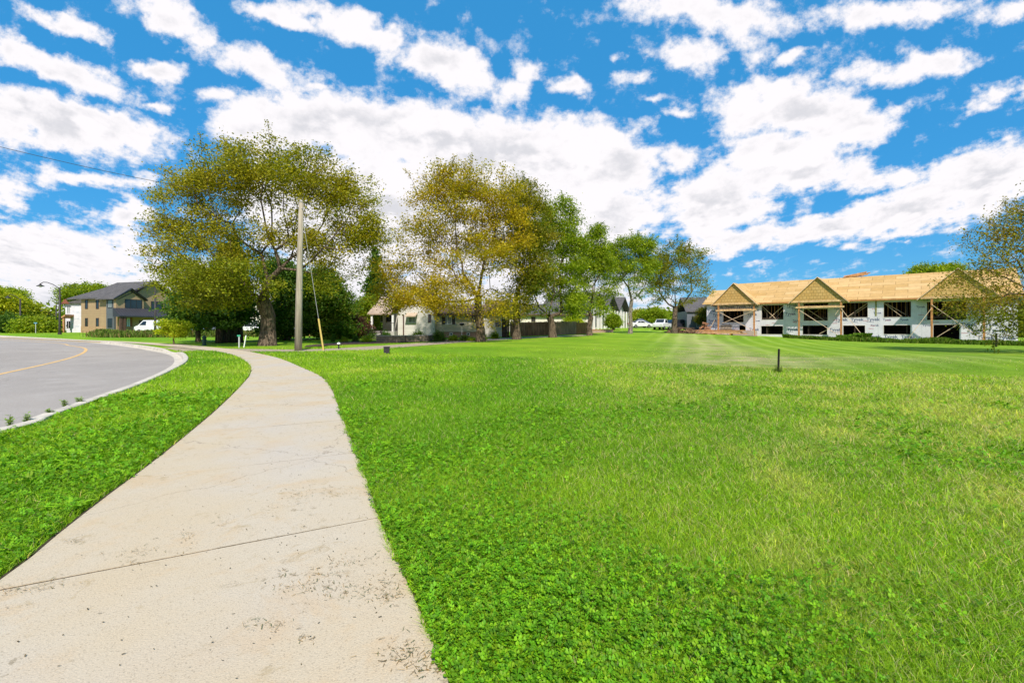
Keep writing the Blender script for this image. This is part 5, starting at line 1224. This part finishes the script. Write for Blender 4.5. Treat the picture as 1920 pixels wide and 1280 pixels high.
# ------------------------------------------------------------------ vehicles
TYRE = plain('tyre rubber', (.02, .02, .02), .85, .2, 8, .2); RIM = plain('alloy rim', (.45, .46, .48), .35, .1, 3, .05, .5, .8)
CARGLASS = glassy('car glass', (.015, .02, .025), .05)
def car(name, label, X, Y, rz, col, kind='van', cat='car', group='vehicles parked by the houses'):
    z = T1(X, Y); r = empty(name, (X, Y, z), rz, label, cat, group)
    paint = plain('car paint '+str(col), col, .25, .03, 1, 0, .6)
    prof = {'van': [(-2.4,.35),(-2.45,.9),(-2.4,2.0),(-2.2,2.15),(.9,2.15),(1.7,1.35),(2.45,1.1),(2.5,.5),(2.4,.35)],
            'suv': [(-2.2,.35),(-2.3,.9),(-2.15,1.1),(-1.95,1.65),(-1.6,1.75),(.4,1.72),(1.15,1.12),(2.1,.98),(2.25,.75),(2.2,.35)],
            'car': [(-2.2,.32),(-2.25,.75),(-2.1,.98),(-1.5,1.02),(-.85,1.42),(.3,1.42),(1.05,1.0),(2.1,.85),(2.25,.6),(2.2,.32)],
            'pickup': [(-2.7,.5),(-2.75,1.0),(-2.7,1.12),(-.75,1.12),(-.65,1.75),(-.4,1.85),(.7,1.85),(1.25,1.22),(2.4,1.12),(2.55,.9),(2.5,.5)]}[kind]
    W = .9; m = MB(); belt = 1.05 if kind in ('suv', 'pickup') else (.95 if kind == 'car' else 1.25); n = len(prof)
    vs = []
    for s in (-1, 1):
        for x, zz in prof:
            k = 1-.22*max(0, zz-belt)/(1.0); vs.append((x, s*W*k, zz))
    fs = [tuple(range(n))[::-1], tuple(range(n, 2*n))]+[(i, (i+1) % n, n+(i+1) % n, n+i) for i in range(n)]
    m.add(vs, fs); b = m.build('body', paint, r, bevel=.05)
    def side(x, zz, s, o=.012): k = 1-.22*max(0, zz-belt)/1.0; return (x, s*(W*k+o), zz)
    wins = {'van': [[(.85,1.35),(1.45,1.35),(.8,2.0),(.2,2.0),(.2,1.35)]], 'suv': [[(-1.85,1.15),(-.7,1.15),(-.7,1.62),(-1.65,1.62)],[(-.6,1.15),(.85,1.15),(.3,1.62),(-.6,1.62)]],
            'car': [[(-1.1,1.02),(-.35,1.02),(-.35,1.34),(-.8,1.34)],[(-.28,1.02),(.75,1.02),(.25,1.34),(-.28,1.34)]], 'pickup': [[(-.55,1.25),(.95,1.25),(.6,1.75),(-.45,1.75)]]}[kind]
    for w in wins:
        for s in (-1, 1):
            m = MB(); m.add([side(x, zz, s) for x, zz in w], [tuple(range(len(w)))]); m.build('window', CARGLASS, r)
    for i in range(n-1):
        (x0, z0), (x1, z1) = prof[i], prof[i+1]
        if z0 > belt-.1 and z1 > belt-.12 and abs(z1-z0) > .35 and kind != 'van' or (kind == 'van' and i == 4):
            d = np.array((z1-z0, -(x1-x0))); d = d/np.linalg.norm(d)*(-1 if x0 < 0 else 1); o = .012*np.sign(x0+x1+.001)
            a = (x0+(x1-x0)*.1+o, z0+(z1-z0)*.1+.012); c = (x0+(x1-x0)*.9+o, z0+(z1-z0)*.9+.012)
            m = MB(); m.add([(a[0], -.68, a[1]), (a[0], .68, a[1]), (c[0], .66, c[1]), (c[0], -.66, c[1])], [(0, 1, 2, 3)]); m.build('windscreen', CARGLASS, r)
    for x in (-1.45, 1.45):
        for s in (-1, 1):
            m = MB(); m.tube([(x, s*.70, .34), (x, s*.93, .34)], .34, 20); w = m.build('wheel', TYRE, r); m = MB(); m.tube([(x, s*.90, .34), (x, s*.945, .34)], .20, 12); m.build('rim', RIM, w)
    fx = prof[-2][0]; fz = prof[-2][1]+.08; LT = plain('headlight lens', (.7, .7, .68), .2, .05); RT = plain('tail light lens', (.35, .02, .02), .3, .1)
    for s in (-1, 1):
        m = MB(); m.box(fx-.12, fx+.02, s*.62-.14, s*.62+.14, fz-.07, fz+.08); m.build('headlight', LT, r)
        m = MB(); m.box(prof[1][0]-.02, prof[1][0]+.1, s*.68-.09, s*.68+.09, .75, 1.0); m.build('tail_light', RT, r)
    return r
def cpx(px, Y): return (px-CX)/F*Y, Y
W_ = (.62, .63, .65)
car('parked_van', 'white van standing before the garage of the tan house', *cpx(285, 74), radians(170), W_, 'van', 'van')
car('parked_pickup', 'white pickup truck parked right of the van, behind the young tree', *cpx(316, 72), radians(175), W_, 'pickup', 'pickup truck')
car('parked_car', 'blue-grey car parked right of the young tree', *cpx(357, 74), radians(172), (.22, .27, .36), 'car')
car('parked_car', 'dark car with pale roof parked left of the cedar trunks', *cpx(386, 76), radians(10), (.10, .12, .16), 'suv')
car('parked_car', 'silver car glimpsed between the cedar trunks', *cpx(430, 78), radians(5), (.5, .52, .54), 'car')
car('parked_car', 'white car glimpsed between the cedars and the big maple', *cpx(470, 78), radians(5), W_, 'suv')
car('parked_pickup', 'white pickup truck on the crest, beside the sparse russet tree', *cpx(1241, 80), radians(-125), W_, 'pickup', 'pickup truck')
car('parked_car', 'black car parked right of the white pickup on the crest', *cpx(1262, 84), radians(200), (.02, .02, .03), 'suv')
car('parked_car', 'white car far back, half hidden by the slim pale-trunked tree', *cpx(1200, 90), radians(15), W_, 'car')

# ------------------------------------------------------------------ poles, wires, lamps, signs
def pole():
    X, Y, _ = G(559, 657, 24.6); r = empty('utility_pole', (X, Y, 0), 0, 'weathered grey wooden utility pole beside the path, right of the big maple', 'utility pole')
    m, N, b, tc = base_mat('weathered pole wood', .9, .15); n = N.noise(N.vmath('MULTIPLY', tc, (16, 16, .9)), 1.0, 6, .65); n2 = N.noise(tc, 1.0, 3, .5)
    c = N.mix(N.mr(n, .35, .65), (.24, .21, .16), (.40, .36, .27)); c = N.mix(N.mr(n2, .5, .7, 0, .5), c, (.25, .26, .15)); N.put(b.inputs['Base Color'], c)
    bp = N.n('ShaderNodeBump', i_Strength=.6, i_Distance=.02); N.put(bp.inputs['Height'], n); N.put(b.inputs['Normal'], bp)
    mb = MB(); top = CH+(HZ-380)/F*Y; mb.tube([(0, 0, -.3), (.05, 0, top*.35), (.11, 0, top*.7), (.17, 0, top)], [.195, .17, .145, .12], 18); mb.build('shaft', m, r, True)
    mb = MB(); mb.tube([(.17, 0, top), (.17, 0, top+.03)], .135, 14); mb.build('cap', CONC, r)
    for zz in (1.2, 3.3, top-.35): mb = MB(); mb.tube([(.02*zz-.2, -.1, zz), (.02*zz+.2, -.1, zz)], .015, 6); mb.build('bolt', RIM, r)
    # guy wire
    gx_, gy_, _ = G(607, 658.5, 25.0); g = empty('guy_wire', (gx_, gy_, 0), 0, 'steel guy wire with yellow plastic guard slanting down beside the pole', 'guy wire')
    A = np.array((0, 0, -.1)); B = np.array((X+.17-gx_, Y-gy_, top-.3)); d = B-A; mb = MB(); mb.tube([A+d*.2, B], .012, 6); mb.build('cable', plain('galvanised cable', (.35, .36, .36), .4, .1), g)
    mb = MB(); mb.tube([A, A+d*.235], [.05, .045], 10); mb.build('guard', plain('yellow guard', (.55, .42, .12), .5, .1), g)
    # overhead wire to the left, out of frame
    P0 = np.array((X+.17, Y, top-.15)); P1 = np.array(((-120-CX)/F*17.5, 17.5, CH+(HZ-245)/F*17.5)); pts = [P0+(P1-P0)*t-np.array((0, 0, 0.55*4*t*(1-t)*.5)) for t in np.linspace(0, 1, 14)]
    mb = MB(); mb.tube([p-P0 for p in pts], .011, 6); o = mb.build('overhead_wire', BLACKT); o.location = P0; tag(o, 'thin black overhead wire running from the pole top out of the left picture edge', 'wire')
pole()
LAMPM = plain('dark lamp metal', (.03, .027, .025), .5, .2, 4, .05)
def street_lamp(px, by, Y, top, arm, label, group='street lamps along the far road'):
    X = (px-CX)/F*Y; zb = CH-(by-HZ)/F*Y; r = empty('street_lamp', (X, Y, zb), 0, label, 'street lamp', group); H = CH+(HZ-top)/F*Y-zb
    m = MB(); m.tube([(0, 0, -.2), (0, 0, .9), (0, 0, H)], [.17, .14, .10], 12); m.build('pole', LAMPM, r, True); m = MB(); m.tube([(0, 0, -.2), (0, 0, .5)], [.26, .22], 12); m.build('base', LAMPM, r)
    s = 1 if arm > 0 else -1; L = abs(arm)
    if L:
        pts = [(0, 0, H-.15), (s*L*.35, 0, H+.45), (s*L*.65, 0, H+.75), (s*L*.85, 0, H+.78), (s*L, 0, H+.55)]
        m = MB(); m.tube([tuple(p) for p in pts], .05, 8); m.build('arm', LAMPM, r, True)
        m = MB(); m.tube([(s*L, 0, H+.62), (s*L, 0, H+.42), (s*L, 0, H+.25), (s*L, 0, H+.18)], [.06, .13, .42, .45], 16); h = m.build('lamp_shade', LAMPM, r)
        m = MB(); m.tube([(s*L, 0, H+.18), (s*L, 0, H+.06)], [.22, .12], 12); m.build('bulb', WHITE, h)
    return r
street_lamp(112, 629, 66, 539, -2.8, 'tall black street lamp with curved arm and bell shade left of the white wrapped house')
street_lamp(38, 626, 84, 560, -2.3, 'black street lamp standing before the yellow-green willow')
street_lamp(105.5, 625, 92, 572, .9, 'farthest small black street lamp, just behind the tall one')
street_lamp(291, 626, 62, 538, 0, 'black lamp post rising in front of the tan house garage')
def sign_post(px, by, Y, top, wpx, hpx, label, col, pole_col, lean=0.0, text=None, cat='sign'):
    X = (px-CX)/F*Y; zb = T1(X, Y); s = Y/F; H = (by-top)*s; r = empty('sign_post', (X, Y, zb), 0, label, cat)
    m = MB(); m.bar((0, 0, -.1), (lean, 0, H), .06); m.build('post', pole_col, r)
    if wpx: m = MB(); w, h = wpx*s/2, hpx*s; m.box(lean-w, lean+w, -.05, -.032, H-h, H); b = m.build('sign_board', col, r)
    return r
SILV = plain('galvanised post', (.50, .52, .52), .4, .1)
sign_post(67, 626, 76, 606, 6, 1.8, 'small blue street name sign on a thin post before the fresh green tree', plain('blue sign', (.10, .30, .45), .5, .1), SILV)
sign_post(448.5, 652, 28, 628, 6, 3.2, 'small green street name sign on a silver post by the cedar trunks', plain('green sign', (.04, .28, .16), .5, .1), SILV)
sign_post(457, 652.5, 28.3, 630, 0, 0, 'leaning white marker stake right of the green street sign', WHITE, plain('white stake', (.70, .72, .66), .7, .1), lean=.15, cat='stake')
def bollard():
    X, Y, _ = G(383, 648, 31); r = empty('hydrant', (X, Y, T1(X, Y)), 0, 'small dark green hydrant on the verge left of the cedars', 'hydrant'); GM = plain('dark green cast iron', (.02, .06, .045), .5, .2)
    m = MB(); m.tube([(0, 0, 0), (0, 0, .05), (0, 0, .06), (0, 0, .48), (0, 0, .5), (0, 0, .6), (0, 0, .68)], [.17, .17, .11, .11, .14, .12, .03], 14); m.build('body', GM, r)
    for s in (-1, 1): m = MB(); m.tube([(0, 0, .36), (s*.18, 0, .36)], [.06, .05], 10); m.build('outlet', GM, r)
bollard()
def utility_box():
    X, Y, _ = G(725, 664); r = empty('utility_pedestal', (X, Y, T1(X, Y)-.02), radians(12), 'short black boxy utility pedestal on the lawn edge', 'pedestal'); K = plain('black pedestal plastic', (.022, .02, .024), .6, .3)
    m = MB(); m.box(-.13, .13, -.11, .11, -.05, .34); m.build('housing', K, r, bevel=.015); m = MB(); m.box(-.145, .145, -.125, .125, .34, .38); m.build('lid', K, r, bevel=.012)
    m = MB()
    for k in range(4): m.box(-.10+k*.055, -.075+k*.055, -.118, -.112, .03, .31)
    m.build('rib', plain('black rib', (.05, .045, .05), .5, .1), r)
utility_box()
def stake(px, by, Y, top, label, w=.05, lean=0, tuft=True):
    X, _, zg = G(px, by, Y); z = T1(X, Y); s = Y/F; r = empty('marker_stake', (X, Y, z), .3, label, 'stake', 'dark marker stakes on the lawn'); H = CH+(HZ-top)*s-z
    m = MB(); m.bar((0, 0, -.1), (lean, 0, H), w, w*.5); m.build('post', plain('dark rusty steel', (.035, .025, .022), .7, .3), r)
    if tuft:
        R = np.random.RandomState(3); cen = np.zeros((1, 3)); n = 120; a = R.rand(n)*2*pi; L = .10+.14*R.rand(n); w_ = .005; b = R.rand(n, 2)*.16-.08; V = []
        for k in range(n):
            d = np.array((cos(a[k]), sin(a[k])))*L[k]*.4; q = np.array((-sin(a[k]), cos(a[k])))*w_; V += [(*(b[k]-q), 0), (*(b[k]+q), 0), (*(b[k]+q*.3+d), L[k]), (*(b[k]-q*.3+d), L[k])]
        np_mesh('grass_tuft', np.array(V), (np.arange(n)*4)[:, None]+np.arange(4), np.repeat(np.array([[.12, .18, .03]])*(.6+.8*R.rand(n))[:, None], 4, 0), LM, r)
stake(1459, 699, 12.7, 654, 'thin dark stake standing alone at the crest of the lawn', .05, .03)
stake(1868, 650, 43, 626, 'dark stake before the right end of the building under construction', .14, 0, False)
def garden_light(px, Y, label):
    X = (px-CX)/F*Y; r = empty('garden_light', (X, Y, T1(X, Y)), 0, label, 'garden light'); m = MB(); m.tube([(0, 0, -.1), (0, 0, .30)], .04, 8); m.build('post', LAMPM, r)
    m = MB(); m.tube([(0, 0, .28), (0, 0, .33), (0, 0, .38)], [.10, .09, .03], 12); m.build('cap', WHITE, r)
garden_light(635, 26.5, 'small black garden light with a white cap on the drive edge')

# fence
def fence():
    A = G(958, 627, 50)[:2]; B = G(1108, 623, 56)[:2]; d = np.array(B)-np.array(A); L = np.linalg.norm(d); th = atan2(d[1], d[0]); zA = T1(*A)
    r = empty('board_fence', (A[0], A[1], zA), th, 'weathered brown vertical board fence behind the row of maples', 'fence'); zB = T1(*B)-zA
    dark = plain('dark fence board', (.24, .115, .065), .85, .35, 5, .3, stretch=(1, 1, .2)); lite = plain('grey-brown fence board', (.32, .22, .14), .85, .3, 5, .3, stretch=(1, 1, .2)); new = plain('orange fence board', (.33, .17, .07), .85, .25, 5, .3, stretch=(1, 1, .2))
    R = random.Random(1); segs = [(0, L*.47, dark, .0), (L*.47, L*.80, lite, .0), (L*.80, L, new, -.15)]
    for a, b, mt, dh in segs:
        m = MB(); q = a
        while q < b-.02:
            t = q/L; g = zB*t; m.box(q, q+.135, -.012+R.random()*.006, .012, g-.05, g+1.55+dh+R.uniform(-.025, .025)); q += .15
        m.build('board_panel', mt, r)
    for k in range(int(L/2.4)+1):
        q = k*2.4; g = zB*q/L; m = MB(); m.box(q-.06, q+.06, .02, .14, g-.2, g+1.6); m.build('post', lite, r)
    m = MB(); m.bar((0, .04, .4), (L, .04, zB+.4), .05, .1); m.bar((0, .04, 1.3), (L, .04, zB+1.2), .05, .1); m.build('rail', dark, r)
fence()
def gate_post():
    X, Y, _ = G(941, 632, 47); r = empty('fence_panel', (X, Y, T1(X, Y)), radians(8), 'narrow dark brown gate beside the right wing of the bungalow', 'gate'); m = MB()
    for k in range(5): m.box(k*.16, k*.16+.15, 0, .03, 0, 1.9)
    m.build('board_panel', plain('dark gate board', (.05, .022, .015), .8, .3), r); m = MB(); m.box(0, .8, .031, .07, .4, .5); m.box(0, .8, .031, .07, 1.5, 1.6); m.build('rail', plain('dark gate board', (.05, .022, .015)), r)
gate_post()
# retaining wall and bed edge
def retaining():
    P = [G(a, b, Y)[:2] for a, b, Y in [(706,647,37),(760,646,37.3),(800,643,38.5),(812,640,40.5)]]; o = P[0]; z0 = T1(*o); r = empty('retaining_wall', (o[0], o[1], z0), 0, 'low grey-brown stone retaining wall before the bungalow garden', 'wall')
    mt = bricky('garden wall stone', (.20, .165, .13), (.27, .22, .17), (.12, .10, .08), .45, .15, .012); m = MB()
    for i in range(len(P)-1):
        a = (P[i][0]-o[0], P[i][1]-o[1], .13); b = (P[i+1][0]-o[0], P[i+1][1]-o[1], .13+T1(*P[i+1])-z0); m.bar(a, b, .3, .75)
    w = m.build('block_course', mt, r); m = MB()
    for i in range(len(P)-1):
        a = (P[i][0]-o[0], P[i][1]-o[1], .54); b = (P[i+1][0]-o[0], P[i+1][1]-o[1], .54+T1(*P[i+1])-z0); m.bar(a, b, .36, .07)
    m.build('coping', CONC, r)
retaining()
def bench():
    X, Y, _ = G(700, 640, 39.5); r = empty('garden_bench', (X, Y, T1(X, Y)+.1), radians(-10), 'low dark garden bench in the bed beside the retaining wall', 'bench'); DM = BROWNT
    m = MB()
    for k in range(3): m.box(-.7, .7, -.2+k*.14, -.08+k*.14, .40, .44)
    m.build('seat', DM, r); m = MB(); m.box(-.7, .7, .24, .28, .6, .7); m.box(-.7, .7, .25, .29, .76, .86); m.build('backrest', DM, r)
    for q in (-.6, .6): m = MB(); m.box(q-.03, q+.03, -.18, -.12, 0, .4); m.build('leg', DM, r); m = MB(); m.box(q-.03, q+.03, .2, .26, 0, .86); m.build('leg', DM, r)
bench()
def feeder():
    X, Y, _ = G(866, 640, 41); r = empty('bird_feeder', (X, Y, T1(X, Y)), 0, 'dark dish-shaped bird feeder on a thin white post before the bungalow wing', 'bird feeder'); m = MB(); m.tube([(0, 0, 0), (0, 0, 1.3)], .025, 6); m.build('post', WHITE, r)
    m = MB(); m.tube([(0, 0, 1.3), (0, 0, 1.36), (0, 0, 1.5), (0, 0, 1.56)], [.06, .22, .24, .05], 12); m.build('dish', BLACKT, r)
feeder()
# soil of the garden beds
bed = plain('garden soil', (.075, .05, .035), .95, .4, 6, .8)
def patch(name, pts, mat, dz=.012, kind='structure', n=40):
    P = [np.array(G(a, b, Y)[:2]) for a, b, Y in pts]; h = len(P)//2; A = smooth_line(P[:h], 8); B = smooth_line(P[h:][::-1], 8)
    A = np.stack([np.interp(np.linspace(0, 1, n), np.linspace(0, 1, len(A)), A[:, k]) for k in (0, 1)], 1); B = np.stack([np.interp(np.linspace(0, 1, n), np.linspace(0, 1, len(B)), B[:, k]) for k in (0, 1)], 1)
    rows = []
    for k in range(9): Q_ = A*(1-k/8)+B*k/8; rows.append(np.c_[Q_, terrain(Q_[:, 0], Q_[:, 1])+dz])
    V = np.concatenate(rows); Qs = np.concatenate([np.stack([np.arange(n-1)+k*n, np.arange(n-1)+1+k*n, np.arange(n-1)+1+(k+1)*n, np.arange(n-1)+(k+1)*n], 1) for k in range(8)])
    return tag(np_mesh(name, V, Qs, None, mat), kind=kind)
patch('garden_bed', [(570,652.5,28.5),(640,650,32),(700,647.5,34.5),(790,643,38),(790,640,40),(700,642,39),(640,645,37),(575,651,31)], bed, .03)
patch('garden_soil', [(800,642,38.6),(840,641,38.8),(880,640,39),(910,636.5,42),(910,634.5,44),(880,636,42.5),(840,637,42.5),(805,638,42)], bed, .03)
patch('building_site_soil', [(1262,625,61),(1310,628,60),(1370,632,61),(1420,634,62),(1420,625,70),(1370,622,74),(1310,618,76),(1265,617,76)], plain('bare site soil', (.33, .26, .18), .95, .3, 2, .8), .05)
# lumber and rubble of the site
def lumber_pile():
    X, Y, _ = G(1338, 631, 62); z = T1(X, Y); r = empty('lumber_stack', (X, Y, z), atan2(-.664, .747), 'low stack of reddish planks on the ground before the left gable', 'lumber'); R = random.Random(5)
    for k in range(4):
        m = MB()
        for q in range(3): m.box(-3.4+R.random()*.5, 2.8+R.random()*1.4, -.5+q*.32, -.22+q*.32, .12+k*.13, .23+k*.13)
        m.build('plank_layer', [STUD, LUM, LUMO, STUD][k], r)
    for q in (-2.4, 0, 2.2): m = MB(); m.box(q, q+.1, -.55, .5, -.1, .118); m.build('bearer', STUD, r)
lumber_pile()
def pile(px, Y, w, h, label, cols, name='rubble_heap', seed=1, n=60):
    X = (px-CX)/F*Y; r = empty(name, (X, Y, T1(X, Y)), 0, label, 'heap'); R = np.random.RandomState(seed); m = MB()
    for k in range(n):
        t = R.rand(2)*2-1; hh = h*max(.05, 1-t[0]**2-t[1]**2*.6)*R.rand(); a = R.rand()*pi; L = .15+.5*R.rand(); c = np.array((t[0]*w, t[1]*w*.6, hh)); d = np.array((cos(a), sin(a), (R.rand()-.4)*.7))*L; m.bar(c-d, c+d, .08+.2*R.rand(), .05+.15*R.rand())
    m.build('debris', cols, r)
pile(1278, 63, 2.2, 1.1, 'heap of brown brush and offcuts beside the sparse russet tree', plain('brush heap', (.22, .14, .08), .9, .5, 3, .5), seed=2, n=110)
pile(1305, 66, 3.0, .7, 'heap of pale timber offcuts left of the building under construction', LUMP, 'timber_heap', 3, 60)
pile(1322, 66, 1.0, 1.7, 'tall rusty brown heap against the left corner of the building under construction', plain('rusty heap', (.30, .15, .08), .9, .4, 3, .5), 'debris_heap', 4, 60)
# tall weeds: along the building and the far verge
def weeds(name, pts, n, h, cols, label, seed, wid=.03):
    R = np.random.RandomState(seed); P = smooth_line([G(a, b, Y)[:2] for a, b, Y, w in pts], 10); W = np.interp(np.linspace(0, 1, len(P)), np.linspace(0, 1, len(pts)), [p[3] for p in pts])
    t = R.rand(n)*(len(P)-1.001); i = t.astype(int); fr = (t-i)[:, None]; p = P[i]*(1-fr)+P[i+1]*fr; nn = normals2(P)[i]; p = p+nn*(R.randn(n)*.5*W[i])[:, None]; z = terrain(p[:, 0], p[:, 1])
    hh = h*(.3+.9*R.rand(n))*(.45+.9*fbm(N1, p[:, 0], p[:, 1], .7, 2)); a = R.rand(n)*2*pi; ln = hh*.6*R.rand(n); w_ = wid*(.5+R.rand(n)); la = R.rand(n)*2*pi
    qx, qy = np.cos(a)*w_, np.sin(a)*w_; lx, ly = np.cos(la)*ln, np.sin(la)*ln
    V = np.stack([np.stack([p[:, 0]-qx, p[:, 1]-qy, z], 1), np.stack([p[:, 0]+qx, p[:, 1]+qy, z], 1), np.stack([p[:, 0]+qx*.6+lx, p[:, 1]+qy*.6+ly, z+hh], 1), np.stack([p[:, 0]-qx*.4+lx*1.2, p[:, 1]-qy*.4+ly*1.2, z+hh*.9], 1)], 1).reshape(-1, 3)
    w = R.rand(n)[:, None]; c = np.array(cols[0])*(1-w)+np.array(cols[1])*w; s = (R.rand(n) < .12)[:, None]; c = np.where(s, np.array(cols[2]), c)*(.6+.8*R.rand(n))[:, None]
    tag(np_mesh(name, V, (np.arange(n)*4)[:, None]+np.arange(4), np.repeat(c, 4, 0), LM), label, 'weeds', kind='stuff')
weeds('weeds', [(1470,633,60.5,.3),(1530,636,57.5,.5),(1600,639,54.5,1.1),(1680,643,52,.9),(1760,645,50,.9),(1850,647,47,.8),(1925,648,45.5,1.2)], 26000, .5, ((.07, .15, .01), (.12, .21, .012), (.22, .26, .05)), 'tall green weeds along the foot of the building under construction', 4)
weeds('meadow_weeds', [(190,632,58,1.0),(235,633,56,2.2),(290,633,56,2.4),(350,632,57,2.2),(420,631,58,1.8),(500,630,60,1.5),(600,630,60,1.2)], 42000, .75, ((.08, .15, .015), (.17, .22, .04), (.34, .22, .10)), 'mixed tall weeds and wildflowers before the tan house and the parked cars', 5, .04)
weeds('verge_weeds', [(1575,636.5,57.5,.3),(1600,639,55.5,.5),(1625,640,54,.3)], 9000, .8, ((.08, .18, .01), (.13, .26, .015), (.2, .3, .04)), 'taller clump of bright weeds beside the middle dark opening', 6)
# brick edging by the far porches
def planter():
    A = G(1108, 624, 58)[:2]; B = G(1150, 622, 62)[:2]; d = np.array(B)-np.array(A); L = np.linalg.norm(d); r = empty('brick_planter', (A[0], A[1], T1(*A)), atan2(d[1], d[0]), 'low red-brown brick edging right of the fence', 'planter')
    m = MB(); m.box(0, L, 0, .35, -.3, .38); m.build('brick_course', MATS['planter brick'], r); m = MB(); m.box(-.03, L+.03, -.03, .38, .381, .45); m.build('coping', plain('red coping', (.42, .20, .13), .8, .2), r)
planter()
